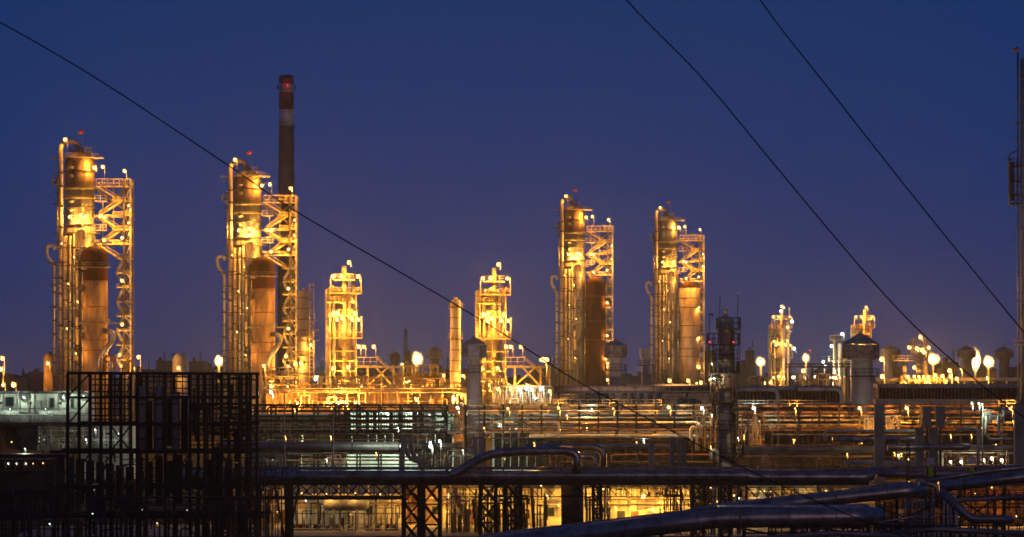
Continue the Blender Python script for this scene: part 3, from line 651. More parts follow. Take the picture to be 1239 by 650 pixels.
m = mk(); m.tube([P(887,560,Y-1.4), P(887,400,Y-1.4)], .16, 8); m.build('side_riser', RST, t)

# ================================================================ RIGHT EDGE COLUMN / MAST
Y = 620; s = Y/F
t = thing('tall_edge_column', 'very tall slender column cut by the right edge, orange windsock on top', 'column', (P(1243,0,Y).x, Y, 0))
m = mk(); m.lathe((P(1246,0,Y).x,Y+1), [(8*s,0),(8*s,P(0,70,Y).z),(4*s,P(0,66,Y).z)], 20); m.build('shell', CLADW, t)
for x, top, r in ((1231.5,64,1.2),(1236,72,1.5)): m = mk(); m.tube([(P(x,0,Y).x,Y-.5,0), P(x,top,Y-.5)], r*s, 10); m.build('riser', CLAD, t)
for v in list(range(96, 400, 26)): m = mk(); m.bar(P(1229.5,v,Y-.9), P(1240,v,Y-.9), .14, .3); m.build('bracket', GST, t)
m = mk(); m.bar(P(1226,412,Y-.8), P(1245,412,Y-.8), .35, .5); m.build('bracket', CREAMC, t)
m = mk(); m.bar(P(1227,417,Y-.8), P(1245,417,Y-.8), .3, .5); m.build('bracket', CREAMC, t)
m = mk(); m.tube(fillet([P(1227.5,250,Y-1), P(1220.5,240,Y-1) if False else P(1221,248,Y-1), P(1220.5,188,Y-1), P(1226,184,Y-1), P(1231,183,Y-1)], .8), 1.1*s, 10); m.build('loop_pipe', CLAD, t)
for v in (202, 220, 236, 247):
    m = mk(); m.box(P(1222,v,Y-1.8), P(1234,v-1,Y)); m.build('platform', DST, t)
m = mk(); rail(m, [P(1222,247,Y-1.8), P(1234,247,Y-1.8)], 1, 1.5, .8, .1); rail(m, [P(1222,220,Y-1.8), P(1234,220,Y-1.8)], 1, 1.5, .8, .1); rail(m, [P(1222,202,Y-1.8), P(1234,202,Y-1.8)], 1, 1.5, .8, .1)
for u in (1222,1226,1230): m.bar(P(u,247,Y-1.8), P(u,190,Y-1.8), .12)
m.build('cage', DST, t)
m = mk(); m.tube([P(1225,243,Y-1.2), P(1225,196,Y-1.2)], 2.4*s, 12); m.build('bottle_vessel', DST, t)
for v in (206, 230): m = mk(); m.box(P(1221.5,v,Y-1.9), P(1226,v-5,Y-1.3)); m.build('junction_box', DST, t)
for v, w in ((120,3),(150,4),(172,3),(275,4),(300,6),(335,4),(365,5)): m = mk(); m.bar(P(1230-w,v,Y-1), P(1236,v,Y-1), .14, .4); m.bar(P(1230-w,v,Y-1), P(1230-w,v-5,Y-1), .1); m.build('step_bracket', GST, t)
m = mk(); m.bar(P(1218,192.5,Y-1.4), P(1226,193,Y-1.4), .12); m.build('arm', DST, t)
m = mk(); m.tube([P(1231.5,64,Y-.5), P(1231.5,56,Y-.5)], .07, 6); m.build('windsock_pole', GST, t)
m = mk(); m.tube([P(1232,58,Y-.5), P(1229,59.5,Y-.5), P(1226,61.5,Y-.5)], [.36,.3,.2], 8); m.build('windsock', REDF, t)
for v in (64, 86): m = mk(); m.bar(P(1227,v,Y-.5), P(1236,v,Y-.5), .12); m.build('top_bracket', GST, t)

# ================================================================ UPPER DECKS BEHIND THE RACKS
def manifold(x0, x1, ytop, ybase, Y, n, label, seed=1, mats=None, dep=4, cat='pipework', group='tangled valve and pipe groups', rr=1.0, to_ground=False):
    """close set valves, risers and cross pipes standing on a deck"""
    random.seed(seed); s = Y/F; mats = mats or (CLAD, GST, CREAMC, RST)
    zb = 0 if to_ground else P(0,ybase,Y).z
    t = thing('pipe_manifold', label, cat, (P((x0+x1)/2,0,Y).x, Y, zb), group)
    for k in range(n):
        x = random.uniform(x0,x1); yy = Y+random.uniform(-dep/2,dep/2); v = ytop+(ybase-ytop)*random.random()**1.5*.8; r = random.uniform(.35,1.3)*s*rr
        m = mk(); a = P(x,ybase,yy); a.z = zb; b = P(x,v,yy); mt = random.choice(mats)
        kind = random.random()
        if kind < .45:
            x2 = x+random.uniform(-14,14); x2 = min(max(x2,x0),x1); m.tube(fillet([a, b, P(x2,v,yy), P(x2,min(ybase,v+random.uniform(5,20)),yy)], 2*r), r, 8); m.build('pipe_bend', mt, t)
        elif kind < .75:
            m.tube([a, b], r*.8, 8); z = a.z+(b.z-a.z)*random.uniform(.4,.8); m.lathe((a.x,a.y), [(r*1.7,z),(r*1.7,z+r*1.2)], 10); m.lathe((a.x,a.y), [(r*.4,z+r*2),(r*2,z+r*2.1),(r*2,z+r*2.5)], 10); m.build('valve', mt, t)
        elif kind < .9:
            m.tube([P(x0,v,yy), P(x1,v,yy)], r*.6, 8); m.build('cross_pipe', mt, t)
        else:
            m.bar(a, b, r, r); m.bar(b-Vector((r*3,0,0)), b+Vector((r*3,0,0)), r*.7); m.build('stanchion', mt, t)
    return t
def long_wall(x0, x1, ytop, Y, dep, label, mt, name='long_low_wall', cat='wall', seam=14, cap=True, ybot=None):
    t = thing(name, label, cat, (P((x0+x1)/2,0,Y).x, Y, 0))
    a = P(x0,ytop,Y); b = P(x1,ytop,Y); zb = 0 if ybot is None else P(0,ybot,Y).z
    n = max(1, round((x1-x0)/seam))
    m = mk(); m.box((a.x,Y+.15,zb), (b.x,Y+dep,a.z-.02)); m.build('core', mt, t)
    for k in range(n):
        q0 = a.x+(b.x-a.x)*k/n; q1 = a.x+(b.x-a.x)*(k+1)/n
        m = mk(); m.box((q0+.05,Y-random.uniform(0,.05),zb), (q1-.05,Y+.14,a.z-.05)); m.build('panel', mt, t)
    if cap: m = mk(); m.box((a.x-.2,Y-.25,a.z), (b.x+.2,Y+dep+.2,a.z+.35)); m.build('coping', GST, t)
    return t
def deck_rail(x0, x1, v, Y, label, h=1.2, step=2.5, mt=None, th=.1, group='guard railings along the decks'):
    t = thing('guard_railing', label, 'railing', P((x0+x1)/2, v, Y), group)
    n = max(1, round((x1-x0)/30)); 
    for k in range(n):
        m = mk(); rail(m, [P(x0+(x1-x0)*k/n,v,Y), P(x0+(x1-x0)*(k+1)/n,v,Y)], 1, h, step, th); m.build('railing_bay', mt or GST, t)
    return t
long_wall(322, 575, 471.5, 930, 6, 'long orange lit panelled wall under the unit left of centre', TAN)
manifold(322, 575, 470, 492, 917, 70, 'sparse lit pipe stubs and valves before the long orange wall', 19, (YST, CREAMC, RST, CLADW), rr=.7)
manifold(322, 480, 455, 473, 929, 60, 'crowded lit pipework on top of the long orange wall', 190, (YST, CREAMC, RST, CLADW), rr=.8)
manifold(480, 575, 461, 473, 929, 26, 'lit pipework on the wall top near the slim column', 191, (YST, RST, CLADW), rr=.8)
deck_rail(322, 575, 484, 922, 'railing in front of the long orange lit wall')
long_wall(478, 537, 453, 1030, 12, 'brown and orange lit block below the large white flare', TAN, 'process_block', 'building', 12)
long_wall(537, 560, 459, 1040, 12, 'small lit block left of the small roofed tower', WALLY, 'process_block', 'building', 8)
long_wall(596, 700, 476, 960, 8, 'orange lit low wall below the tall lamp post', WALLY, 'long_low_wall', 'wall', 10)
long_wall(300, 360, 478, 940, 6, 'lit base wall under the chimney unit', WALLY, 'long_low_wall', 'wall', 10)
manifold(484, 530, 440, 455, 1028, 16, 'pipe tangle on the lit block below the large white flare', 11, (YST, TAN, CLAD))
manifold(483, 537, 458, 474, 1020, 22, 'pipes in front of the lit block under the large white flare', 12, (YST, TAN, CLADW))
manifold(440, 480, 452, 486, 965, 26, 'pipe tangle below the braced yellow frame', 13, (YST, CREAMC, CLADW))
manifold(318, 362, 440, 486, 935, 34, 'dense bright pipework at the foot of the chimney unit', 14, (YST, CREAMC, CLADW, CLAD))
manifold(388, 440, 455, 482, 975, 30, 'bright pipework at the foot of the unit left of centre', 15, (YST, CREAMC, CLAD))
manifold(596, 668, 466, 490, 880, 60, 'white lit dense manifold below the tall lamp post, centre', 16, (WHT, CREAMC, CLAD, GST), rr=.6)
manifold(580, 612, 455, 480, 985, 20, 'lit pipework at the foot of the centre unit', 17, (YST, CREAMC, CLAD))
manifold(120, 160, 430, 452, 946, 18, 'lit pipework at the foot of the leftmost stair tower', 18, (YST, CLADW, RST))
# low base slab under right towers, machinery row
for x, y, W, r in ((360,489,10000,2.1),(399,489,10000,2.1),(408,488,10000,2),(413,486.5,10000,2.4),(419,488,12000,2.4),(430,488,10000,2.2),(504,484,13000,2.6),(551.5,483.5,12000,2.4),(319,443,10000,2.1),(328.5,468,14000,2.6),(348,468,7000,1.4),(495,461.5,9000,1.8),(497,469,6000,1.4),(537,455,9000,2.0),(487.5,458,9000,1.8),(492,463,5000,1.4),(446,423.5,0,.1)):
    if W: post_lamp(x, y, 915 if y > 480 else (926 if x < 350 else 1012), 'small sodium lamp glowing at the foot of the lit units', W*(2.6 if y > 480 else 1.6), r, group='sodium lamps along the foot of the units', down=y+12)
post_lamp(486.5, 441, 1000, 'small lamp on tall pole left of the large white flare', 9000, 2.0, down=480)
pl = post_lamp(658.5, 436, 940, 'tall pole topped by a wide cluster of bright lamps, centre', 30000, 3.2, down=490)
for dx in (-3.5, 3.5): bulb(pl, P(658.5+dx,435.5,940), .55, 'S'); 
for x, y, W, r, k in ((603,471,9000,2.4,'S'),(617.5,471.5,9000,2.2,'S'),(628,471.5,2800,2.2,'G'),(637,470,3500,2.8,'G'),(643,471.5,2000,2,'G'),(655,470.5,4500,3.3,'G'),(665,473.5,8000,2.4,'S'),(648,482,1500,1.3,'G')):
    post_lamp(x, y, 876, 'white lamp over the dense manifold, centre' if k == 'G' else 'sodium lamp over the dense manifold, centre', W, r, k, 'lamps over the dense centre manifold', y+16)
for x, y, W, r in ((811,459,0,0),(810,461,14000,2.6),(832.5,461,13000,2.4),(848,463,9000,2.2),(843,464,6000,1.5),(739,409+4,0,0),(735,440,6000,1.9),(735,460,6000,1.9),(735,393,0,0),(771,469,7000,2.4)):
    if W: post_lamp(x, y, 1240 if x < 760 else 1330, 'sodium lamp glowing at the foot of the right tall units', W, r, group='sodium lamps at the foot of the right tall units', down=y+9)
long_wall(760, 860, 466, 1320, 10, 'lit kerb wall under the tan domed vessel', WALLY, 'long_low_wall', 'wall', 12)
# large dark duct below the right tall units
Y = 790; s = Y/F
t = thing('long_horizontal_duct', 'long brown horizontal duct under the third and fourth tall units', 'duct', (P(775,0,Y).x, Y, P(0,471,Y).z))
m = mk(); m.tube([P(670,471.5,Y), P(864,471.5,Y)], 4.6*s, 16); m.build('duct_body', ROOFM, t)
for x in range(680, 864, 22): m = mk(); m.tube([P(x,471.5,Y), P(x+1.2,471.5,Y)], 4.85*s, 16); m.build('band', DST, t)
for x in range(676, 864, 31): m = mk(); m.bar(P(x,475,Y), (P(x,0,Y).x, Y, 0), .5); m.build('support', DST, t)
# machinery row on the rack deck (blue pumps)
for i, x in enumerate((690,707,722.5,733,741.5,765.5,776,786.5,797,826,838)):
    Y = 640; s = Y/F; tall = x in (722.5,733,776,786.5,797,765.5)
    lab = 'blue upright motor drum on the rack deck' if tall else 'squat blue pump housing on the rack deck'
    t = thing('motor_unit', lab, 'motor', P(x,490,Y), 'upright blue motor drums' if tall else 'squat blue pump housings')
    p = P(x,490,Y); r = (3.2 if tall else 5)*s; h = (14 if tall else 8)*s
    m = mk(); m.lathe((p.x,p.y), [(r*.8,p.z),(r*.8,p.z+h*.15),(r,p.z+h*.2),(r,p.z+h*.75),(r*1.15,p.z+h*.78),(r*1.15,p.z+h*.86),(r*.6,p.z+h)], 14); m.build('drum', BLUEM, t)
    m = mk(); m.tube(fillet([Vector((p.x+r,p.y,p.z+h*.5)), Vector((p.x+r*2.1,p.y,p.z+h*.5)), Vector((p.x+r*2.1,p.y,p.z))], .3), r*.25, 8); m.build('outlet_pipe', BLUEM, t)
    if not tall:
        m = mk(); m.lathe((p.x-r*.9,p.y-.3), [(r*.3,p.z+h*.3),(r*.6,p.z+h*.35),(r*.6,p.z+h*.8),(r*.2,p.z+h*.9)], 12); m.build('fan_cap', BLUEM, t)
deck_rail(640, 865, 487, 655, 'railing behind the blue motor drums', 1.1, 1.6)
for v, x0, x1 in ((474,690,862),(479.5,672,760),(483,690,860)):
    t = thing('deck_pipe', 'thin tan pipe along the deck edge %s' % ({474:'above the blue motors, topmost',479.5:'above the blue motors, left and short',483:'just above the blue motors, lowest'}[v]), 'pipe', P(x0,v,670), 'thin deck edge pipes')
    m = mk(); m.tube(fillet([P(x0,v+12,670), P(x0,v,670), P(x1,v,670), P(x1,v+10,670)], .6), .14, 8); m.build('pipe_run', CREAMC, t)
# right hand air cooler bank
def cooler(x0, x1, ytop, Y, label, slope=0):
    s = Y/F; t = thing('air_cooler_bank', label, 'cooler', (P((x0+x1)/2,0,Y).x, Y, 0), 'long finned cooler banks')
    a = P(x0,ytop,Y); b = P(x1,ytop,Y)
    m = mk(); m.box((a.x,Y,a.z-.9), (b.x,Y+9,a.z)); m.build('roof', SHED, t)
    m = mk(); m.box((a.x+.3,Y+1.2,a.z-4.2), (b.x-.3,Y+8,a.z-.92)); m.build('core', BST, t)
    x = x0+1
    while x < x1: m = mk(); q = P(x,ytop,Y); m.box((q.x,Y+.1,a.z-4.0), (q.x+1.6*s,Y+1.1,a.z-.95)); m.build('fin', RST, t); x += 4.2
    m = mk(); m.box((a.x,Y-.2,a.z-4.6), (b.x,Y+9,a.z-4.2)); m.build('floor_beam', DST, t)
    x = x0+4
    while x < x1: m = mk(); q = P(x,ytop,Y); m.bar((q.x,Y+1,a.z-4.6), (q.x,Y+1,0), .5); m.build('post', DST, t); x += 27
    m = mk(); x = x0
    rail(m, [(a.x,Y-.3,a.z-6.4), (b.x,Y-.3,a.z-6.4)], 1, 1.7, 2.6, .13); m.build('railing', GST, t)
    m = mk(); m.box((a.x,Y-.5,a.z-6.8), (b.x,Y+1.5,a.z-6.42)); m.build('walkway', DST, t)
cooler(868, 1018, 467, 720, 'long brown finned cooler bank left of the largest cone roofed tower')
cooler(1062, 1232, 464.5, 735, 'long brown finned cooler bank right of the largest cone roofed tower')
for (x0, x1, v, drop, w) in ((884,941,471.5,500,'left'),(966,1018,471,500,'right')):
    t = thing('bent_pipe', 'pale pipe lying on the cooler bank with its %s end bent down' % ('right' if w == 'left' else 'far right'), 'pipe', P(x0,v,712), 'pale bent pipes on the cooler bank')
    m = mk(); m.tube(fillet([P(x0,v,712), P(x1,v,712), P(x1,drop,712)], 1.5, 7), .42, 12); m.build('pipe_run', CREAMC, t)
long_wall(1060, 1239, 485, 715, 5, 'ribbed grey wall under the right cooler bank', GST, 'ribbed_wall', 'wall', 11)
long_wall(868, 1035, 489, 716, 5, 'dark ribbed wall under the left cooler bank', DST, 'ribbed_wall', 'wall', 13)
# far right row of lamps with pale pipe
t = thing('long_lit_pipe', 'long orange lit pipe behind the right cooler bank', 'pipe', P(1100,462,1180)); m = mk(); m.tube([P(1060,459.5,1180), P(1235,459,1180)], .75, 12); m.build('pipe_run', CREAMC, t)
for x in range(1065, 1239, 17): m = mk(); m.bar(P(x,459,1180), (P(x,0,1180).x,1180,0), .4); m.build('support', GST, t)
for x, y, r in ((1098,456.5,2.2),(1106,456,1.8),(1111.5,456,1.9),(1117.5,456.5,1.9),(1123,456.5,1.9),(1131.5,454.5,2.6),(1140,455.5,2.4),(1149,449,3.0),(1150,456,2.4),(1157.5,458.5,2.4),(1194.5,458,1.9),(1067,435,3.3),(1067.5,456,3.1)):
    post_lamp(x, y, 1165, 'bright lamp in the row above the right cooler bank', 20000, r, group='row of lamps above the right cooler bank', down=y+14)
for x, y, k, r in ((980,424,'S',.0),(972,449,'S',2.9),(996,438,'G',1.9),(986,456,'G',1.5),(1006,457,'W',2.2),(1012,458,'W',2.0),(939,419+30,'S',0)):
    if r: post_lamp(x, y, 1500, 'small lamp on the low lit skyline left of the cone roofed tower', 18000, r, k, 'skyline lamps left of the cone roofed tower', y+16)
manifold(965, 1015, 452, 468, 1480, 30, 'low dim pipework on the skyline left of the cone roofed tower', 20, (YST, CLADW, RST), dep=10)
manifold(1090, 1145, 455, 468, 1170, 34, 'lit pipework under the row of lamps at right', 21, (YST, CLADW, RST), dep=10)
manifold(905, 930, 455, 468, 1440, 12, 'pipework left of the paired tan columns', 22, (YST, CLADW, RST), dep=10)
t = thing('pipe_bridge', 'thin dark pipe bridge crossing the skyline to the cone roofed tower', 'pipe bridge', (P(970,0,1300).x,1300,0))
for v in (440.5, 444): m = mk(); m.bar(P(950,v,1300), P(1030,v,1300), .55); m.build('chord', DST, t)
for x in range(952, 1030, 13): m = mk(); m.bar(P(x,440.5,1300), P(x+6,444,1300), .3); m.build('brace', DST, t)
for x in (955, 983, 1006, 1024): m = mk(); m.bar(P(x,444,1300), (P(x,0,1300).x,1300,0), .6); m.build('support', DST, t)
# flares / big glowing heads
def flare(x, y, r, Y, label, shape='ball', W=60000, group='large glowing flares on the skyline'):
    s = Y/F; p = P(x,y,Y); t = thing('gas_flare', label, 'flare', (p.x, Y, 0), group)
    m = mk(); m.tube([(p.x,Y,0), (p.x,Y,p.z-r*s*.7)], [.9,.6], 10); m.build('flare_stack', DST, t)
    random.seed(int(x)); me = ico(3)
    for v in me.vertices:
        c = v.co; n = 1+.13*math.sin(c.x*3.1+x)+.11*math.sin(c.z*4+c.x*2+x*.7)
        if shape == 'tall': c.x = c.x*.55+.28*math.sin(c.z*2.6+.6); c.z *= 1.75; n = 1-.35*max(0,c.z*.45)
        if shape == 'tilt': c.x = c.x+.15*c.z; c.z *= 1.08
        v.co = (c.x*n*r*s*1.3, c.y*n*r*s, c.z*(n if shape != 'tall' else 1)*r*s*1.3)
    me.materials.append(FLAME); o = bpy.data.objects.new('flame', me); COL.objects.link(o); o.parent = t; o.location = p-parent_world(t)
    light(t, p-Vector((0,r*s*1.5,0)), W, 'Y', r*s*.6)
flare(265, 437.5, 6.3, 1600, 'round white glowing head just left of the chimney unit')
flare(504.5, 434.5, 8.0, 1250, 'largest irregular white flame left of the solitary slim column', 'tilt')
flare(920.5, 438.5, 5.8, 1700, 'round white glow left of the paired tan columns')
flare(975, 433.5, 4.8, 1700, 'smaller round orange white glow right of the paired tan columns')
flare(1180, 437, 8.6, 1700, 'flame shaped tall flare beside the brown capped tower', 'tall')
flare(1196, 438, 7.2, 1720, 'round flare right of the flame shaped one, near the right edge')
flare(1129, 435, 6.8, 1750, 'soft round flare touching the small bright platform block', 'tilt')
t = post_lamp(381.5, 458, 1500, 'pale green floodlight between the ribbed column and the lit unit', 30000, 3.6, 'G', down=475)
for x, y, r, k in ((3,434,2.6,'S'),(1,447,3.0,'S'),(16.5,466,3.6,'S'),(4,466,2.6,'S'),(167.5,432.5,2.6,'S'),(161,446,2.5,'S'),(58,440,2.5,'S'),(216,446,2.4,'S'),(788,467,1.3,'G'),(760,469,1.3,'G'),(980,424,.9,'R'),(1163,447,1.2,'S')):
    post_lamp(x, y, 1450, {'R':'tiny red lamp on the skyline'}.get(k, 'distant lamp glowing on the skyline'), 22000 if k != 'R' else 300, r, k, 'distant skyline lamps', y+20)
# far vessels and blocks
def dome(x0, x1, top, Y, label, mt):
    cx = P((x0+x1)/2,0,Y).x; r = (x1-x0)/2*Y/F; z = P(0,top,Y).z
    t = thing('domed_vessel', label, 'vessel', (cx,Y,0), 'distant domed vessels')
    m = mk(); m.lathe((cx,Y), [(r,0),(r,z-r*.95),(r*.92,z-r*.6),(r*.75,z-r*.3),(r*.45,z-r*.08),(r*.1,z)], 22); m.build('shell', mt, t)
dome(53, 69, 426, 1460, 'distant lit domed vessel behind the leftmost unit', TAN); dome(209, 228, 427, 1460, 'distant lit domed vessel between the two left units', CREAMC)
random.seed(5)
fb = []
for (x0, x1, top) in ((-30,6,452),(6,34,457),(34,64,450),(70,92,446),(160,186,447),(189,202,436),(203,211,442),(229,246,437),(246,268,444),(268,300,448),(428,470,446),(528,546,447),(560,600,447),(640,680,446),(660,668,441),(742,764,452),(765,800,455),(853,866,424),(868,892,447),(893,915,440),(905,913,424),(930,965,451),(985,1010,447),(1083,1092,443),(1125,1160,448),(1140,1160,438),(1186,1206,446),(1225,1262,444),(300,330,446),(380,392,449)):
    Y = random.uniform(1900, 2600); a = P(x0,top,Y); b = P(x1,top,Y)
    t = thing('far_building', 'dim unlit plant block far away on the skyline', 'building', ((a.x+b.x)/2, Y, 0), 'dim plant blocks on the skyline'); m = mk(); m.box((a.x,Y,0), (b.x,Y+30,a.z)); m.build('block', FAR, t)
    m = mk(); m.box((a.x+(b.x-a.x)*.2,Y+3,a.z), (a.x+(b.x-a.x)*.4,Y+9,a.z+2.5)); m.build('roof_housing', FAR, t)
    m = mk(); q = a.x+(b.x-a.x)*.75; m.tube([(q,Y+4,a.z), (q,Y+4,a.z+7)], .5, 6); m.build('vent_pipe', FAR, t)
Y = 3300; t = thing('far_lattice_mast', 'faint far lattice mast behind the large white flare', 'mast', (P(491,0,Y).x,Y,0)); 
for u in (488,494): m = mk(); m.bar((P(u,0,Y).x,Y,0), P(491+(u-491)*.2,398,Y), 1.4); m.build('leg', FAR, t)
for v in range(402, 446, 6): w = .6+(v-398)*.05; m = mk(); m.bar(P(491-w,v,Y), P(491+w,v+5,Y), .8); m.build('brace', FAR, t)
# ================================================================ MAIN PIPE RACK (Y 600)
def rack(x0, x1, levels, Y, dep, step, label, mt, braces=(), name='pipe_rack', bt=None, w=.35, ground=True, base=None):
    t = thing(name, label, 'pipe rack', (P((x0+x1)/2,0,Y).x, Y, 0 if ground else P(0,base,Y).z), 'steel racks')
    xs = []; x = x0
    while x < x1-step*.4: xs.append(x); x += step
    xs.append(x1)
    for x in xs:
        for dy in (0, dep):
            m = mk(); q = P(x, levels[0], Y+dy); X = P(x,0,Y).x; m.ibeam((X,Y+dy,0 if ground else P(0,base,Y).z), (X,Y+dy,P(0,levels[0],Y).z), w, w); m.build('post', mt, t)
        for v in levels: m = mk(); z = P(0,v,Y).z; X = P(x,0,Y).x; m.ibeam((X,Y,z-.2), (X,Y+dep,z-.2), w*.7, w); m.build('cross_beam', mt, t)
    for v in levels:
        for a, b in zip(xs, xs[1:]):
            for dy in (0, dep): m = mk(); z = P(0,v,Y).z; m.ibeam((P(a,0,Y).x+w/2,Y+dy,z), (P(b,0,Y).x-w/2,Y+dy,z), w*.6, w*.9); m.build('beam', bt or mt, t)
    for (a, va, b, vb) in braces: m = mk(); m.bar(P(a,va,Y+.1), P(b,vb,Y+.1), w*.5); m.build('brace', mt, t)
    return t
br = []
for i in range(12): x = 302+i*20; br += [(x,497,x+10,491),(x+10,491,x+20,497)] if i % 3 != 1 else []
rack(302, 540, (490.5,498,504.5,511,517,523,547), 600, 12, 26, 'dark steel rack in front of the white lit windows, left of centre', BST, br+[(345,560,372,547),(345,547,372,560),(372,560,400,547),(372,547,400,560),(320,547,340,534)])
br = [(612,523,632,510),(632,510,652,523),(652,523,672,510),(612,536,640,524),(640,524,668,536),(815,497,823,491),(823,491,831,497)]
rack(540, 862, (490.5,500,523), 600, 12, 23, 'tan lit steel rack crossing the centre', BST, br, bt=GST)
rack(893, 1240, (491.5,499,520), 600, 12, 24.5, 'rust coloured rack on the right between the concrete piers', DST, [(900+i*36,520,918+i*36,500) for i in range(9)]+[(918+i*36,500,936+i*36,520) for i in range(9)], bt=RST)
rack(862, 893, (491.5,523), 603, 8, 31, 'short dark rack span behind the dark platform column', DST)
def pipe(pts, r, Y, label, mt=PIPE, group=None, fl=2.0, cat='pipe', name='pipeline', n=12, bands=0):
    pts3 = [P(p[0],p[1],Y+(p[2] if len(p) > 2 else 0)) for p in pts]; s = Y/F
    c = pts3[0]; t = thing(name, label, cat, c, group)
    m = mk(); m.tube(fillet(pts3, fl, 6) if len(pts3) > 2 else pts3, r*s, n); m.build('pipe_run', mt, t)
    if bands:
        for a, b in zip(pts3, pts3[1:]):
            L = (b-a).length; k = int(L/bands)
            for i in range(k):
                f = (i+.5)/max(1,k); q = a.lerp(b,f); d = (b-a).normalized(); m = mk(); w_ = .035 if i % 4 else .09; m.tube([q-d*w_, q+d*w_], r*s*(1.025 if i % 4 else 1.06), n); m.build('joint_band', PIPED if i % 4 else GST, t)
    return t
G1 = 'long parallel pipes on the centre rack'
k = 0
for v, x0, x1, r, dy, mt, nm in ((505,575,860,1.3,2,CREAMC,'upper'),(511,575,862,1.2,1,CREAMC,'second'),(517.5,575,862,1.1,3,CLADW,'third'),(508,640,800,.8,5,RST,'thin rusty upper'),(514.5,600,840,.8,5,RST,'thin rusty lower'),(495,560,860,.9,6,CLADW,'topmost thin')):
    pipe([(x0,v,dy),(x1,v,dy)], r, 600, nm+' tan pipe running along the centre rack', mt, G1, bands=6)
pipe([(640,527.5,-1),(862,527.5,-1)], 2.6, 600, 'thick dark pipe under the tan pipes of the centre rack', PIPED, bands=5)
pipe([(830,511,0),(843,511,0),(850,518,0),(850,519,0)], 1.6, 598, 'pale hooked pipe end left of the dark platform column', CREAMC)
pipe([(836,535,0),(836,517,0),(858,516,0)], 1.9, 596, 'pale pipe rising and turning towards the dark platform column', CREAMC, fl=.6)
for v, x0, x1, r, dy, mt, nm in ((503,893,1052,1.2,1,CLADW,'upper left'),(508,893,1060,1.0,2,CREAMC,'second left'),(514,893,1055,1.2,1,CLADW,'third left'),(497,1070,1120,1.2,1,CREAMC,'upper middle'),(504.5,1070,1118,1.2,2,CREAMC,'second middle'),(511.5,1070,1118,1.0,1,CREAMC,'third middle'),(498,1145,1230,1.2,1,CREAMC,'upper right'),(505,1145,1230,1.0,2,CLADW,'second right'),(511.5,1145,1230,1.2,1,CREAMC,'third right'),(517,1145,1230,.9,2,CLADW,'lowest right')):
    pipe([(x0,v,dy),(x1,v,dy)], r, 600, nm+' thin pipe on the right rack', mt, 'thin pipes on the right rack', bands=6)
pipe([(262,539.5),(482,539.5)], 5.0, 560, 'thick purple grey pipe across the dark rack at left centre', PIPED, bands=5)
pipe([(497,539.5),(560,539.5)], 3.6, 566, 'tan stretch of thick pipe behind the curved twin ducts', CLADW, bands=5)
pipe([(690,540),(812,540)], 2.8, 566, 'tan thick pipe left of the upright grey ducts', CLADW, bands=4)
pipe([(892,544),(1058,544)], 3.6, 560, 'dull brown thick pipe right of the dark platform column', CLADW, bands=4)
pipe([(1007,531.5),(1058,531.5)], 3.0, 540, 'shiny pipe left of the first concrete pier', PIPE, bands=4); pipe([(1070,531.5),(1108,531.5)], 3.0, 540, 'shiny pipe between the first and second concrete piers', PIPE, bands=4)
pipe([(998,534),(998,521.5),(1108,521.5)], 1.8, 545, 'slim bent pipe above the shiny pipe near the first concrete pier', CREAMC, fl=1.0)
pipe([(1074,541,0),(1170,541,0),(1172,541,4)], 4.0, 515, 'shiny stub pipe with orange lit right end between the piers', PIPE, fl=1.2, bands=4)
pipe([(1172,542),(1230,542)], 3.0, 560, 'dull pipe left of the last concrete pier', CLADW, bands=4)
pipe([(1022,560),(1058,560)], 2.6, 530, 'low tan pipe left of the first concrete pier', CREAMC); pipe([(1070,560),(1108,560)], 2.6, 530, 'low tan pipe right of the first concrete pier', CREAMC)
pipe([(1155,519),(1184,519),(1184,566)], 1.9, 540, 'grey pipe turning down before the manifold at right', CREAMC, fl=1.0)
pipe([(1193,503,0),(1193,526,0),(1198,531.5,0),(1225,531.5,0)], 1.7, 545, 'left bent riser with pale valves near the last pier', CREAMC, fl=1.0, group=None)
pipe([(1208,503,0),(1208,522,0),(1216,531,0)], 1.7, 543, 'right bent riser with pale valves near the last pier', CREAMC, fl=1.0)
pipe([(905,534,0),(905,512,0),(899,512,0)], 1.7, 545, 'pale riser just right of the dark platform column', CREAMC, fl=.8)
pipe([(660,474+36),(676,510),(676,530)], 1.5, 590, 'small rounded pipe loop on the centre rack', CREAMC, fl=.8)
manifold(1046, 1057, 502, 521, 590, 12, 'pale valve cluster left of the first concrete pier', 31, (WHT, CREAMC))
manifold(1073, 1090, 503, 521, 590, 14, 'pale valve cluster right of the first concrete pier', 32, (WHT, CREAMC))
manifold(1190, 1215, 494, 512, 545, 16, 'pale valve cluster on top of the bent risers', 33, (WHT, CREAMC))
random.seed(77)
def layer(x0, x1, vs, Yl, mt, lab, grp, r=(.6,1.2)):
    for i, v in enumerate(vs):
        a_ = x0+random.uniform(0,(x1-x0)*.12); b_ = x1-random.uniform(0,(x1-x0)*.12)
        pts = [(a_,v),(b_,v)]
        if random.random() < .4: pts += [(b_,v+random.uniform(5,14))]
        if random.random() < .3: pts = [(a_,v+random.uniform(5,12))]+pts
        pipe(pts, random.uniform(*r), Yl+random.uniform(-3,4), lab, mt[i % len(mt)], grp, fl=.6, bands=6)
layer(300, 545, (493,503,508,512,517,520), 601, (BST,DST,BST,RST), 'thin dark pipe on the dark left rack', 'thin pipes on the left rack')
layer(300, 545, (526,529,532,549,553,557,562), 590, (DST,BST,RST), 'thin pipe low on the dark left rack', 'low pipes on the left rack')
layer(560, 866, (497,520,530), 596, (CREAMC,RST,DST), 'thin tan pipe threading the centre rack', 'threading pipes of the centre rack')
layer(730, 866, (550,559), 585, (RST,DST), 'low brown pipe under the centre rack', 'low pipes under the centre rack')
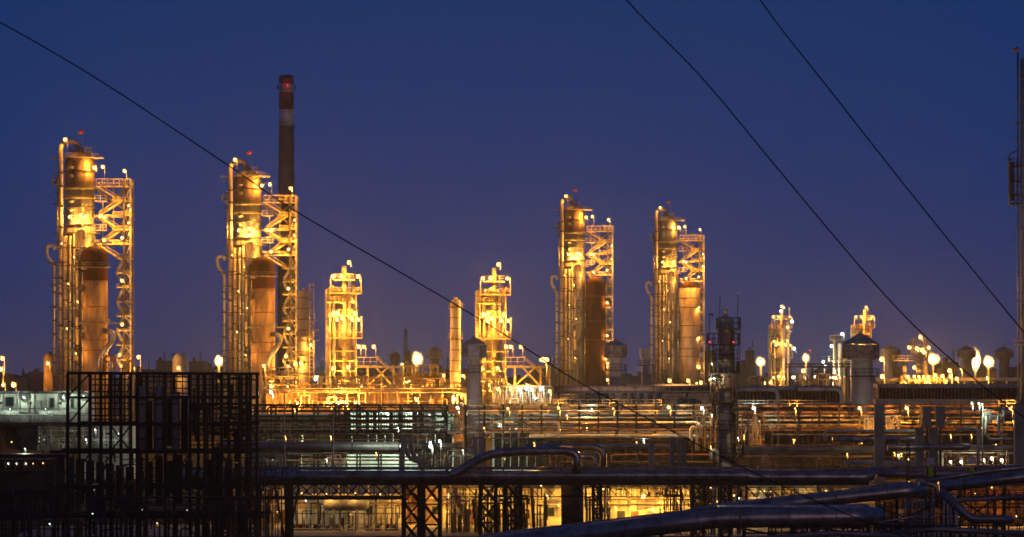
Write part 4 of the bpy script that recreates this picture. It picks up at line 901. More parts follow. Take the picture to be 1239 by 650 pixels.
layer(893, 1240, (509,516,526), 598, (CREAMC,RST,DST), 'thin tan pipe threading the right rack', 'threading pipes of the right rack')
layer(893, 1240, (539,553,563), 580, (RST,DST,GST), 'low brown pipe under the right rack', 'low pipes under the right rack')
for x0, x1, v in ((560,640,491),(640,720,491),(720,800,491),(893,1000,492),(1140,1228,492),(300,420,523),(420,540,523),(560,700,524),(893,1040,521)):
    deck_rail(x0, x1, v, 597.5, 'thin guard railing along the rack walkway', 1.1, 1.5, GST, .08, 'guard railings along the racks')
# pale piers
for x0, x1, v0, v1, lab in ((1058.5,1070.5,490,566,'tall first concrete pier left of the shiny stub pipe'),(1117,1127,492.5,517,'upper concrete block pair, left one'),(1133,1143.5,492.5,517,'upper concrete block pair, right one'),(1108,1118,518.5,566,'lower concrete pier pair, left one'),(1124.5,1135,518.5,566,'lower concrete pier pair, right one'),(1228,1239.5,490,570,'tall concrete pier in front of the edge column'),
        (484.5,489.5,530,562,'narrow grey pier crossing the thick purple pipe'),(572.5,577,530,566,'pale pier left of the branch pipe, left one'),(580,586,529,566,'pale pier left of the branch pipe, right one'),(785,792,534,566,'pale duct pair, wide one left of the thin pipe'),(811,816,530,566,'upright grey duct right of the pale duct pair'),(820.5,823.5,532,566,'thin tan upright duct'),(825,830.5,531,566,'upright grey duct left of the dark platform column')):
    Y = 520; s = Y/F; t = thing('concrete_pier' if 'pier' in lab or 'block' in lab else 'upright_duct', lab, 'pier' if 'pier' in lab or 'block' in lab else 'duct', (P((x0+x1)/2,0,Y).x, Y, P(0,v1,Y).z if v1 < 530 else 0), 'pale concrete piers' if 'pier' in lab or 'block' in lab else 'upright ducts')
    a = P(x0,v0,Y); b = P(x1,v1,Y); zb = b.z if v1 < 530 else 0
    m = mk(); m.box((a.x,Y,zb), (b.x,Y+1.2,a.z)); m.build('body', CONC, t)
    m = mk(); m.box((a.x-.06,Y-.08,a.z), (b.x+.06,Y+1.3,a.z+.14)); m.build('cap', CONC, t)
    if zb > 0:
        m = mk(); m.bar(((a.x+b.x)/2,Y+.6,0), ((a.x+b.x)/2,Y+.6,zb), .3); m.build('post', DST, t)
for i, dx in enumerate((0, 7)):
    pipe([(491+dx,530),(491+dx,546),(497+dx,556),(512+dx,560)], 2.7, 540, '%s grey duct of the curved pair below the white lit windows' % ('left' if i == 0 else 'right'), GST, 'curved twin ducts', fl=2.0)
# rack lamps
def rack_lamp(x, y, Yl, W, r, k, label='small bright lamp fixed along the pipe rack deck', group='small lamps along the racks'):
    return post_lamp(x, y, Yl, label, W, r, k, group, y+14)
for x, y, k, W, r, Yl in ((809,493,'S',9000,2.6,597),(849.5,494,'G',1800,2.2,597),(912,494,'G',2400,2.5,597),(1040,494,'S',9000,2.5,597),(1097,494,'S',10000,2.6,597),(1223,494,'S',10000,2.7,597),
        (614.5,494.5,'S',5000,1.9,597),(676,494,'S',6000,1.9,597),(742,494.5,'S',4500,1.3,597),(962,494.5,'S',4000,1.2,597),(553.5,493.5,'G',1500,2.0,597),(469,502,'G',15000,2.4,616.5),(432,503,'G',9000,1.0,617),(492,503,'G',9000,1.2,617),(520,503,'G',12000,1.6,619),(605,515,'G',3500,3.0,622),(617,520,'G',3500,2.4,630),(625,519.5,'G',3500,2.2,630),(634,514,'G',3500,2.2,630),(643,520,'G',2500,1.5,630),
        (486,540,'G',2000,2.7,556),(521,540,'G',2500,2.8,556),(532,534,'G',1800,1.9,560),(520.5,536,'G',900,1.6,560),(1176,488.5,'G',1500,1.4,545),(1184.5,488.5,'G',1500,1.4,545),(311,469,'G',2500,1.9,700),(328,475,'G',4000,2.3,700)):
    rack_lamp(x, y, Yl, W, r, k)
post_lamp(646, 536, 386, 'small amber lamp just above the branch pipe', 900, .9, 'S', None, 560)
post_lamp(1100, 583, 333, 'small amber lamp where the diagonal pipes meet', 500, .7, 'S', None, 590)
# ================================================================ BUILDINGS BEHIND THE RACK
def sheet_wall(x0, x1, v0, v1, Y, label, mt, ribs=0, wins=(), cat='building', name='process_building'):
    s = Y/F; t = thing(name, label, cat, (P((x0+x1)/2,0,Y).x, Y, 0)); a = P(x0,v0,Y); b = P(x1,v0,Y); zb = P(0,v1,Y).z if v1 < gz(Y)-2 else 0
    m = mk(); m.box((a.x,Y+.1,0), (b.x,Y+8,a.z)); m.build('wall', mt, t)
    m = mk(); m.box((a.x-.4,Y-.3,a.z), (b.x+.4,Y+8.4,a.z+.3)); m.build('roof', SHED, t)
    if ribs:
        for k in range(ribs): q = a.x+(b.x-a.x)*(k+.5)/ribs; m = mk(); m.bar((q,Y+.05,zb), (q,Y+.05,a.z-.05), (b.x-a.x)/ribs*.45, .14); m.build('panel_rib', mt, t)
    for (u0,v0_,u1,v1_) in wins:
        c, d = P(u0,v0_,Y), P(u1,v1_,Y)
        m = mk(); m.box((c.x,Y-.08,d.z), (d.x,Y+.3,c.z)); 
        f = mk()
        for p, q in (((c.x,c.z),(d.x,c.z)),((c.x,d.z),(d.x,d.z)),((c.x,c.z),(c.x,d.z)),((d.x,c.z),(d.x,d.z))): f.bar((p[0],Y-.1,p[1]), (q[0],Y-.1,q[1]), .12)
        w = f.build('window', GST, t); m.build('pane', GLS, w)
    return t
t = sheet_wall(416, 505, 500, 545, 622, 'white lit corrugated building behind the dark rack', WALLM, 32)
x = 424
while x < 500: m = mk(); m.box(P(x,522,613.5), P(x+1.1,500,613.7)); m.build('louvre_slat', DST, t); x += 3.1
for x0, x1 in ((416,424),(442,447),(451,456),(471.5,476),(481.5,486),(499,505)): m = mk(); m.box(P(x0,524,613.2), P(x1,499,614)); m.build('mullion', BST, t)
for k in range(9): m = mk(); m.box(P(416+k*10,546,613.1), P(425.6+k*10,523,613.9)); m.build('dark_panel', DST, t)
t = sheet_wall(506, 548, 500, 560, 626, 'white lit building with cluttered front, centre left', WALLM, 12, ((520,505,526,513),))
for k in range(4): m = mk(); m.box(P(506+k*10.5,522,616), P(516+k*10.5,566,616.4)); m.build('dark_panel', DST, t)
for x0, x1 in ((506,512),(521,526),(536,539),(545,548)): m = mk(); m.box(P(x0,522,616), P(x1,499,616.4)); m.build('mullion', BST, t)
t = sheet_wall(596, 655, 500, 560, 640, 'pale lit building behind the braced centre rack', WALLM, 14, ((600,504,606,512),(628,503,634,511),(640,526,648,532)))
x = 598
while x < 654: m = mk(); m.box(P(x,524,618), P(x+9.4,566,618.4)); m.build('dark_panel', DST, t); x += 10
for x0, x1 in ((596,602),(612,616),(628,631),(641,645)): m = mk(); m.box(P(x0,524,617.6), P(x1,499,618)); m.build('mullion', DST, t)
sheet_wall(302, 420, 503, 560, 628, 'dim brown and cream building behind the dark rack, far left', WALLB, 20, ((330,505,340,515),(352,505,362,515),(374,505,384,515)))
sheet_wall(352, 364, 525, 560, 615, 'small cream panel kiosk below the dark rack', WALLY, 3)
sheet_wall(335, 420, 548, 566, 618, 'pale low wall glimpsed below the dark rack', WALLM, 10)
sheet_wall(655, 866, 531, 566, 622, 'brown dim lit hall under the centre rack', WALLB, 30, ((672,536,682,544),(700,548,708,556)))
sheet_wall(886, 1060, 548, 566, 615, 'brown low hall behind the right dull pipe', WALLB, 22)
sheet_wall(925, 962, 500, 520, 640, 'yellow brown box room inside the right rack', WALLY, 6)
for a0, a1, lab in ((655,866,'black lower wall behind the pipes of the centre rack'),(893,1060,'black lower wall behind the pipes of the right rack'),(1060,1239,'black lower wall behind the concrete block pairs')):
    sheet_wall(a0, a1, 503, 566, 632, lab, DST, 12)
sheet_wall(1060, 1239, 545, 566, 618, 'dark hall at the far right behind the piers', WALLB, 18)
manifold(505, 556, 503, 524, 612, 50, 'white lit tangle of valves on the rack, centre left', 41, (WHT, CREAMC, GST), rr=.7)
manifold(596, 665, 503, 524, 614, 54, 'white lit tangle of valves inside the braced centre rack', 42, (WHT, CREAMC, GST), rr=.7)
manifold(545, 600, 500, 530, 612, 22, 'greenish pipework behind the small roofed tower foot', 43, (GST, CREAMC, CLADW), rr=.8)
manifold(510, 575, 541, 566, 566, 36, 'dim pipework under the rack left of the branch pipe', 44, (GST, CREAMC, RST, DST), rr=.7)
manifold(300, 345, 548, 566, 565, 26, 'greenish lit pipework at left behind the bridge', 45, (GST, CREAMC), rr=.8)
manifold(392, 420, 548, 566, 590, 16, 'white railing like pipework below the dark rack', 46, (WHT, GST), rr=.6)
manifold(840, 870, 500, 545, 590, 34, 'rusty pipework left of the dark platform column', 47, (RST, CREAMC, CLADW), rr=.8)
manifold(893, 925, 500, 545, 592, 30, 'pipework right of the dark platform column', 48, (RST, CREAMC, CLADW), rr=.8)
manifold(930, 1050, 514, 545, 606, 40, 'dim rusty pipework inside the right rack', 49, (RST, DST, DST), rr=.9)
manifold(1085, 1239, 545, 566, 570, 60, 'glinting pipework low behind the piers at right', 50, (RST, CREAMC, WHT, DST), rr=.9)
manifold(660, 840, 531, 566, 608, 30, 'dim brown pipework under the centre rack', 51, (RST, DST, DST), rr=.8)
manifold(893, 1055, 548, 566, 575, 44, 'dim brown pipework low at right', 52, (RST, CLADW, DST), rr=.8)
manifold(560, 870, 491, 499, 604, 30, 'small fittings along the top of the centre rack', 53, (CREAMC, GST, RST), rr=.6)
manifold(310, 560, 524, 533, 604, 50, 'small fittings along the middle of the dark rack', 54, (GST, DST, RST), rr=.6)
for x, y, r in ((1150,559,1.7),(1163,559,2.0),(1190,557,2.0),(1200,555,2.2),(1212,557,2.2),(1108+0,555,0),(1065+22,551,1.3)):
    if r: post_lamp(x, y, 566, 'low lamp glinting behind the piers at right', 700, r, 'W', 'low lamps behind the piers', y+6)
random.seed(31)
for i in range(20):
    x = random.uniform(300,1235); y = random.choice((495,503,510,518,526,533,548,556)); k_ = random.choice('SSSYG' if x > 640 else 'SGG')
    post_lamp(x, y, random.uniform(584,606), 'pinprick lamp somewhere in the rack pipework', 1600, random.uniform(.7,1.2), k_, 'pinprick lamps of the racks', y+7)
for x, y, k, W in ((345,528,'S',1500),(400,528,'S',1500),(455,548,'S',900),(560,545,'G',900),(610,552,'S',700),(700,547,'S',2500),(770,535,'S',2500),(860,540,'S',2500),(900,527,'S',2500),(960,532,'S',3000),(1025,549,'S',3000),(1090,548,'S',3000),(1150,526,'S',2500),(1205,538,'S',3000),(330,556,'G',1200),(395,556,'G',700)):
    post_lamp(x, y, 583, 'dim lamp inside the rack structure', W*1.3, .8, k, 'dim lamps inside the racks', y+8)
for x, v in ((344,475),(403,488),(580,493),(1189,488)):
    t = thing('slender_mast', 'thin bare %s pole standing before the rack, %s' % (('grey','left of the lit windows') if x == 344 else ('grey','beside the corrugated building') if x == 403 else ('tan','left of the branch pipe') if x == 580 else ('pale','carrying twin white lamps at right')), 'pole', (P(x,0,545).x,545,0)); m = mk(); m.tube([(P(x,0,545).x,545,0), P(x,v,545)], [.16,.09], 8); m.build('pole', GST, t)
    m = mk(); m.bar(P(x-1.4,v+.5,545), P(x+1.4,v+.5,545), .1); m.build('top_bar', GST, t)

# ================================================================ LEFT GREEN LIT BUILDING
Y = 600; s = Y/F
t = thing('green_lit_building', 'pale panelled building with greenish lamps at the left edge', 'building', (P(50,0,Y).x, Y, 0))
def bpx(name, x0, v0, x1, v1, dy0, dy1, mt, par): m = mk(); a = P(x0,v0,Y); b = P(x1,v1,Y); m.box((a.x,Y+dy0,a.z), (b.x,Y+dy1,b.z)); return m.build(name, mt, par)
bpx('wall', -30, 475, 108, 511, .2, 10, WALLM, t)
for k in range(13): bpx('panel', -28+k*10.4, 476.5, -28+k*10.4+10.1, 499, 0.02, .19, WALLM, t)
bpx('roof', -32, 473.6, 109, 475, -.6, 10, SHED, t)
bpx('canopy', 26, 473, 47, 475.5, -1.2, -.65, DST, t)
for x0, x1 in ((-4,24),(47,82)): bpx('light_tube_ledge', x0, 497, x1, 501, -.6, 0, WHT, t)
for q in ((6,480,17.5,492),(60,481,66,494),(85,482,90,494),(98,481,104,500)):
    w = bpx('window' if q[0] != 98 else 'door', q[0], q[1], q[2], q[3], -.1, .0, WALLM if q[0] == 98 else GST, t)
    if q[0] != 98: bpx('pane', q[0]+.8, q[1]+.8, q[2]-.8, q[3]-.8, -.13, -.11, GLS, w)
for x in (35,66,45,56,25): bpx('wall_pipe', x, 484, x+.9, 511, -.35, -.15, GST, t)
bpx('gutter', -30, 475.4, 108, 476.4, -.15, -.0, DST, t)
for x in (3,21,41,71,93): bpx('downpipe', x, 476.5, x+.7, 497, -.2, -.0, GST, t)
for x in (-2,33,70): bpx('vent_grille', x, 486, x+5, 489, -.08, -.0, DST, t)
bpx('stained_strip', -30, 493.5, 108, 495, -.05, -.01, GST, t)
bpx('floor_beam', -30, 511, 110, 515, -1.6, 10, DST, t)
for x in (-20,0,26,52,80,108): bpx('post', x, 515, x+2, 600, -1, -.6, DST, t)
bpx('lower_wall', -30, 515, 110, 545, 4, 10, WALLB, t)
bpx('lower_drum', 20, 516, 46, 545, .5, 3.9, DST, t)
m = mk(); rail(m, [P(-10,510.5,Y-1.5), P(108,510.5,Y-1.5)], 1, 1.2, 1.1, .09); m.build('railing', WHT, t)
for x, y, W in ((29,481,700),(77,481,700),(101,480,500),(-8,481,600),(12,495,120),(55,495,120)): lamp(t, x, y, Y-1.3, W=W, r=1.3 if y < 490 else .5, kind='G', pole=10)
for x, y, W, k in ((14,535,120,'S'),(53,532,300,'G'),(100,528,300,'G'),(88,522,200,'G')): lamp(t, x, y, Y+2, W=W, r=.8, kind=k, pole=2)
manifold(0, 108, 501, 511, 598.9, 40, 'small fittings and stools along the balcony of the green lit building', 61, (WHT, GST, CREAMC), dep=1, rr=.5)
manifold(45, 108, 518, 545, 598, 34, 'dim greenish pipework below the balcony at left', 62, (GST, CREAMC), rr=.7)
manifold(108, 160, 515, 545, 592, 34, 'green lit pipework seen through the black scaffold', 63, (WHT, GST, CREAMC), rr=.7)
sheet_wall(96, 160, 513, 545, 606, 'greenish wall seen through the lower black scaffold', WALLM, 10, ((128,524,138,532),))
for x, y, W in ((143,525,600),(115,520,500),(104,532,300)): post_lamp(x, y, 588, 'pale green lamp seen through the black scaffold', W, 1.0, 'G', 'pale green lamps behind the scaffold', y+10)
pipe([(-30,550.5),(82,550)], 1.6, 470, 'pale horizontal pipe at left edge below the balcony', CREAMC)
post_lamp(30, 543, 470, 'hooded pale lamp above the left edge pipe', 260, .7, 'G', None, 549)
# ================================================================ BLACK SCAFFOLD STRUCTURE, LEFT
Y = 340; s = Y/F
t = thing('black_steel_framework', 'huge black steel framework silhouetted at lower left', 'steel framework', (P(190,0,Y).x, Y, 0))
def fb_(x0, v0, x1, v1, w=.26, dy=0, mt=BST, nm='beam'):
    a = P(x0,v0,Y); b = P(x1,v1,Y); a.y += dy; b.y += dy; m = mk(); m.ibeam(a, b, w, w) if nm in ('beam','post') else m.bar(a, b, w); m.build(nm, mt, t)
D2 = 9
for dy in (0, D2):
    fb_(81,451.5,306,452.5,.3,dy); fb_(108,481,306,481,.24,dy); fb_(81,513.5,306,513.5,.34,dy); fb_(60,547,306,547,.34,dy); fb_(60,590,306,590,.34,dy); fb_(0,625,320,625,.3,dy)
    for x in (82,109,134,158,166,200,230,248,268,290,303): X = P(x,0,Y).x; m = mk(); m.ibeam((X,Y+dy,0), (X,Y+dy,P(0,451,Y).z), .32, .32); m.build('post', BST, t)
fb_(82,481,108,481)
for a in ((82,480,108,453),(82,513,108,483),(134,546,158,515),(158,546,134,515),(200,590,230,548),(248,590,268,548),(268,548,290,590),(82,590,109,548),(230,513,248,482),(290,513,303,482)): fb_(*a, w=.16, nm='brace')
for x in range(113, 158, 6): fb_(x,452,x,513,.14,1.5,nm='grid_bar')
for v in (459,466,474,488,495,503,508): fb_(109,v,158,v,.14,1.3,nm='grid_bar')
for v in (459,466,474,489,495,501,507): fb_(230,v,303,v,.13,1.2,nm='grid_bar')
for x in range(236, 303, 8): fb_(x,452,x,513,.11,1.6,nm='grid_bar')
for k, x in enumerate(range(113, 156, 12)): fb_(x,481,x+8,452,.1,2.5,nm='brace')
for v in (456,462,470,476): fb_(165,v,230,v,.13,1.2,nm='grid_bar')
for x in range(170, 230, 7): fb_(x,452,x,481,.12,1.6,nm='grid_bar')
for v in (520,527,534,540): fb_(200,v,303,v,.13,5,nm='grid_bar')
random.seed(9)
for k in range(70):
    x = random.uniform(62,300); v = random.uniform(550,640); h = random.uniform(8,40)
    if random.random() < .5: fb_(x,v,x+h*1.2,v,.1,random.uniform(1,8),nm='strut')
    else: fb_(x,v,x,v-h if v-h > 549 else 549,.12,random.uniform(1,8),nm='strut')
for x in range(164, 300, 12):  # black sheets added behind the framework to darken what shows through
    if x in (236,): continue
    a = P(x,549+(x*7%13),Y+D2+.6); b = P(x+9+(x*5%4),622-(x*11%29),Y+D2+.6); m = mk(); m.box((a.x,a.y,b.z), (b.x,a.y+.15,a.z)); m.build('darkening_panel', BST, t)
for x in range(56, 164, 12):
    a = P(x,551+(x*3%17),Y+D2+.6); b = P(x+9+(x*5%3),634-(x*7%31),Y+D2+.6); m = mk(); m.box((a.x,a.y,b.z), (b.x,a.y+.15,a.z)); m.build('darkening_panel', BST, t)
for x in range(164, 228, 11):
    a = P(x,474+(x*5%16),Y+D2+.6); b = P(x+8.5+(x%3),546-(x*3%9),Y+D2+.6); m = mk(); m.box((a.x,a.y,b.z), (b.x,a.y+.15,a.z)); m.build('darkening_panel', BST, t)
random.seed(21)
for k in range(46): x = random.uniform(228,296); v = random.uniform(455,545); fb_(x,v,min(305,x+random.uniform(6,30)),v+random.choice((0,0,0,random.uniform(-12,12))),random.choice((.1,.16,.3)),random.uniform(1,8),nm='strut')
for k in range(26): x = random.uniform(228,303); v = random.uniform(455,520); fb_(x,v,x,v+random.uniform(12,50),random.choice((.1,.2,.45)),random.uniform(1,8),nm='strut')
for k in range(60): x = random.uniform(108,303); v = random.uniform(548,648); fb_(x,v,x+random.uniform(-25,25),v+random.uniform(-25,25),random.choice((.1,.16)),random.uniform(-2,8),nm='brace')
for x0, v0, x1 in ((232,500,262),(262,470,303),(166,600,215),(240,560,300)):
    rail_m = mk(); rail(rail_m, [P(x0,v0,Y-1), P(x1,v0,Y-1)], 1, 1.0, .9, .07); rail_m.build('railing', BST, t)
for (x0, x1, v0, v1, nm) in ((163,175,467,548,'left wide black duct with shaded cladding on the framework'),(186,198,467,548,'second wide black duct on the framework'),(206,215,476,548,'third narrow black duct on the framework')):
    u = thing('vertical_duct', nm, 'duct', P((x0+x1)/2,548,Y), 'wide dark ducts in the framework'); m = mk(); a = P(x0,v0,Y-.4); b = P(x1,v1,Y-.4)
    m.tube([Vector(((a.x+b.x)/2,Y+.8,b.z)), Vector(((a.x+b.x)/2,Y+.8,a.z-.3)), Vector(((a.x+b.x)/2,Y+.8,a.z))], [(b.x-a.x)/2,(b.x-a.x)/2,(b.x-a.x)*.35], 16); m.build('shell', CONC, u)
    for v in (490,513,532): m = mk(); m.lathe(((a.x+b.x)/2,Y+.8), [((b.x-a.x)/2*1.06,P(0,v,Y).z),((b.x-a.x)/2*1.06,P(0,v,Y).z+.12)], 16); m.build('band', BST, u)
for i, (x, v) in enumerate(((140,571),(148.5,566),(163,583))):
    pipe([(x-6,v+2,0),(x-5,v,0),(x,v,0),(x,622,0)] if i != 1 else [(x-5,v,0),(x,v,0),(x,622,0)], 1.5, 332, '%s dull hooked pipe rising in the dark at lower left' % ('left','middle tallest','right')[i], RST, 'hooked pipes in the dark at lower left', fl=.5)
for (x, y, W, k, r) in ((113,591,60,'G',.8),(112,622,80,'G',.9),(60,634,60,'G',.8),(10,561,60,'W',.9),(20,561,40,'W',.7),(31,561,50,'W',.9),(40,561,30,'S',.7),(52,560.5,40,'S',.8)):
    post_lamp(x, y, 345 if y > 580 else 420, 'tiny lamp glinting in the dark lower left', W, r, k, 'tiny lamps in the dark lower left', y+3)
t = thing('side_railing', 'dark horizontal conveyor gallery at left edge', 'gallery', (P(20,0,420).x, 420, 0))
for v in (552,572,596): m = mk(); m.ibeam(P(-40,v,420), P(82,v,420), .5); m.build('beam', BST, t)
for x in range(-30, 82, 12): m = mk(); m.bar(P(x,552,420), P(x,596,420), .22); m.build('post', BST, t)
m = mk(); m.box(P(-40,556,423), P(82,592,426)); m.build('back_panel', BST, t)
for k in range(12): x = -40+k*10; m = mk(); a = P(x,597,424); m.box((a.x,424,1.0), (P(x+9.6,0,424).x,424.2,a.z)); m.build('screen_panel', BST, t)
for x in (-20,20,60): m = mk(); m.bar(P(x,596,420), (P(x,0,420).x,420,0), .5); m.build('leg', BST, t)

manifold(-8, 110, 592, 655, 352, 70, 'black tangle of pipes at the very bottom left', 91, (BST, BST, DST), dep=26, to_ground=True, rr=1.3)
manifold(108, 310, 600, 655, 333, 90, 'black tangle of pipes below the black framework', 92, (BST, BST, DST), dep=10, to_ground=True, rr=1.2)
manifold(306, 350, 560, 640, 372, 20, 'black pipework between framework and truss bridge', 93, (BST, DST), dep=6, to_ground=True, rr=.8)
for x, y, k in ((200,619,'G'),(213,622,'W'),(226,618,'G'),(238,621,'S'),(252,618,'S'),(190,633,'S'),(172,616,'G')): post_lamp(x, y, 356, 'tiny window lamp low behind the black framework', 60, .8, k, 'tiny lamps low behind the framework', y+6)
# ================================================================ PIPE BRIDGE WITH BLUE GREY PIPES (Y 380)
Y = 380; s = Y/F
pipe([(205,576),(545,576),(905,575.5),(909,577.5),(1048,577.5),(1056,573,1)], 6.5, 380, 'thick blue grey pipe running along the bridge across the whole picture', PIPE, bands=4.2, fl=1, n=20)
pipe([(205,566.8),(905,566.5),(908,569),(1053,568.5)], 1.9, 381.2, 'slim silver pipe above the thick bridge pipe', PIPE, bands=5, fl=.6)
pipe([(545,575,.2),(552,572,.2),(590,549.5,.2),(634,546,.2),(688,546,.2),(698,551,.2),(698,571,.2)], 5.4, 379, 'branch pipe rising diagonally off the bridge and bending down', PIPE, bands=3, fl=1.6, n=20)
pipe([(636,541),(720,541),(730,547),(730,566)], 4.2, 392, 'second shorter pipe bending down right of the branch pipe', PIPE, fl=1.6, bands=4, n=16)
pipe([(700,552.5),(716,552.5),(721,557),(721,566)], 3.0, 390, 'third small bent pipe inside the second bend', PIPE, fl=1.0, n=14)
pipe([(1058,572),(1105,574),(1239,572)], 5.0, 384, 'dim thick pipe continuing right behind the crossing pipes', PIPED, bands=4, n=18)
pipe([(1053,566),(1239,564.5)], 1.6, 385, 'slim pipe continuing right over the dim thick pipe', PIPE, bands=5)
t = thing('bridge_truss', 'black lattice truss bridge carrying the blue grey pipes', 'truss bridge', (P(560,0,Y).x, Y, 0))
def tb(x0, v0, x1, v1, w=.22, dy=0, nm='brace', mt=BST):
    m = mk(); a = P(x0,v0,Y); b = P(x1,v1,Y); a.y += dy; b.y += dy; m.bar(a, b, w); m.build(nm, mt, t)
for dy in (-1.2, 2.2):
    for a in range(205, 1050, 65): tb(a,584.5,min(a+65,1053),584.5,.42,dy,'chord')
    for a, b in ((250,345),(345,490)): tb(a,602.5,b,602.5,.32,dy,'chord')
for x in range(345, 490, 18): tb(x,602,x+18,585,.16,-1.2); tb(x,585,x+18,602,.16,-1.2); tb(x,602,x,585,.14,-1.2)
for x in range(560, 900, 19): tb(x,585,x+16,601,.10,2.2)
for x in range(560, 1000, 24): tb(x,584,x,598+3,.09,2.2)
tb(535,602,905,602,.12,2.2,'chord')
for x in range(906, 1040, 14): tb(x,590+1,x+12,604,.12,2.2)
for x in range(215, 1050, 22): m = mk(); a = P(x,583,Y-1.2); m.box(a-Vector((.12,0,.0)), Vector((a.x+.12,Y+2.2,a.z+.32))); m.build('saddle', BST, t)
def lattice(x0, x1, top, Yt, label, step=17, w=.3, mt=BST, single=False):
    q = thing('lattice_pier', label, 'lattice pier', (P((x0+x1)/2,0,Yt).x, Yt, 0), 'black lattice piers under the bridge')
    zt = P(0,top,Yt).z; xa, xb = P(x0,0,Yt).x, P(x1,0,Yt).x
    for dy in (0, 3):
        for x in (xa, xb): m = mk(); m.ibeam((x,Yt+dy,0),(x,Yt+dy,zt),w,w); m.build('leg', mt, q)
    z = zt; h = (xb-xa)*1.25; i = 0
    while z > .3:
        z2 = max(0,z-h); m = mk(); m.bar((xa,Yt,z),(xb,Yt,z2),w*.5); m.build('brace', mt, q); m = mk(); m.bar((xb,Yt+.15,z),(xa,Yt+.15,z2),w*.5); m.build('brace', mt, q)
        m = mk(); m.bar((xa,Yt+3,z),(xb,Yt+3,z2),w*.5); m.build('brace', mt, q); m = mk(); m.bar((xa,Yt-.05,z2),(xb,Yt-.05,z2),w*.45); m.build('tie', mt, q); z = z2
    return q
for x0, x1, l in ((488,507,'black lattice pier at the left of the central twin pair'),(512,532,'black lattice pier at the right of the central twin pair'),(581,600,'lattice pier left of the cream wall'),(612,630,'narrow lattice pier near the leaning tan post'),(838,852,'lattice pier right of the bright yellow wall'),(872,884,'lattice pier below the dark platform column'),(262,278,'lattice pier at the edge of the black framework'),(290,312,'wide lattice pier right of the black framework'),(346,351.5,'narrow lattice pier with splayed props'),(718,727,'slim lattice pier beside the greenish stair')):
    lattice(x0, x1, 585, 379.5, l, w=.42 if x1-x0 > 15 else .3)
for a in ((332,586,344,650),(362,586,350,650),(320,586,302,640)): tb(*a, w=.24, nm='prop')
for x0, v0, x1, v1, r, mt, lab in ((643,586,647,640,2.2,TAN,'leaning tan post between the lit bays'),(691,584,691,640,12,DST,'huge dark round drum pier under the bridge'),(704,584,704,640,2.0,GST,'thin pale post right of the dark drum pier')):
    q = thing('round_pier', lab, 'pier', (P(x1,0,386).x,386,0), 'round posts under the bridge'); m = mk(); a = P(x0,v0,386); m.tube([(P(x1,0,386).x,386,0), a], r*386/F, 20); m.build('shaft', mt, q)
    if r > 5:
        for v in (613,600): m = mk(); m.lathe((a.x,386), [(r*386/F*1.03,P(0,v,386).z),(r*386/F*1.03,P(0,v,386).z+.1)], 20); m.build('seam_ring', BST, q)
# ---- ground floor lit bays (walls Y ~ 425)
def bay(x0, x1, label, mt, Yb=425, hv=586, panes=6, dep=10, lights=()):
    q = thing('ground_floor_building', label, 'building', (P((x0+x1)/2,0,Yb).x, Yb, 0)); a = P(x0,hv,Yb); b = P(x1,hv,Yb)
    n = max(2, round((x1-x0)/11)); m = mk(); m.box((a.x,Yb+.12,0),(b.x,Yb+dep,a.z)); m.build('wall', mt, q)
    for k in range(n):
        p0 = a.x+(b.x-a.x)*k/n; p1 = a.x+(b.x-a.x)*(k+1)/n; m = mk(); m.box((p0+.04,Yb,.3),(p1-.04,Yb+.11,a.z-.1)); m.build('wall_panel', mt, q)
    m = mk(); m.box((a.x,Yb-.05,0),(b.x,Yb+.1,.28)); m.build('plinth', CONC, q)
    rs = random.Random(int(x0)); W_ = b.x-a.x; xx = a.x+rs.uniform(.3,1.2)
    while xx < b.x-1.2:
        kd = rs.random()
        if kd < .3: m = mk(); m.box((xx,Yb-.1,.02),(xx+.95,Yb-.01,2.1)); d = m.build('door', rs.choice((GST,RST,DST)), q); m = mk(); m.box((xx+.75,Yb-.16,1.0),(xx+.85,Yb-.11,1.12)); m.build('handle', DST, d)
        elif kd < .5: m = mk(); m.box((xx,Yb-.1,1.4),(xx+.9,Yb-.01,2.6)); d = m.build('window', GST, q); m = mk(); m.box((xx+.08,Yb-.13,1.48),(xx+.82,Yb-.105,2.52)); m.build('pane', GLS, d)
        elif kd < .8: m = mk(); m.bar((xx,Yb-.3,0),(xx,Yb-.3,a.z-.1),.28); m.build('pilaster', rs.choice((DST,RST,GST)), q)
        else: m = mk(); m.tube([(xx,Yb-.5,0),(xx,Yb-.5,a.z*.7),(xx+.4,Yb-.5,a.z*.75),(xx+.4,Yb-.5,a.z)],.1,8); m.build('wall_pipe', rs.choice((CLAD,RST)), q)
        xx += rs.uniform(1.0,2.2)
    for hz_ in (2.9, 3.6): m = mk(); m.tube([(a.x,Yb-.45,hz_),(b.x,Yb-.45,hz_)], .09, 8); m.build('wall_pipe', rs.choice((DST,CLAD,RST)), q)
    m = mk(); m.bar((a.x,Yb-.2,a.z-.35),(b.x,Yb-.2,a.z-.35),.35); m.build('eaves_beam', DST, q)
    for (x, y, W, k, r) in lights: lamp(q, x, y, Yb-2.6, W=W, r=r, kind=k, pole=3)
    return q
bay(245, 338, 'orange brown ground floor hall at left behind the piers', WALLB, lights=((262,622,500,'S',1.2),(276,622,450,'S',1.2),(286,620,300,'G',.9),(296,622,400,'S',1),(336,620,500,'S',1.2),(257,592,200,'G',1.2),(318,596,500,'S',.8),(336,592,500,'S',.8)))
bay(338, 487, 'green grey ground floor hall with a tank in front', WALLM, lights=((377,591,200,'Y',1.2),(449,592,300,'Y',1.5),(455,595,250,'Y',1.2),(410,606,220,'G',.9),(370,606,160,'G',.8),(475,603,300,'S',1.2),(482,604,200,'S',1.1),(424,622,60,'Y',.7)))
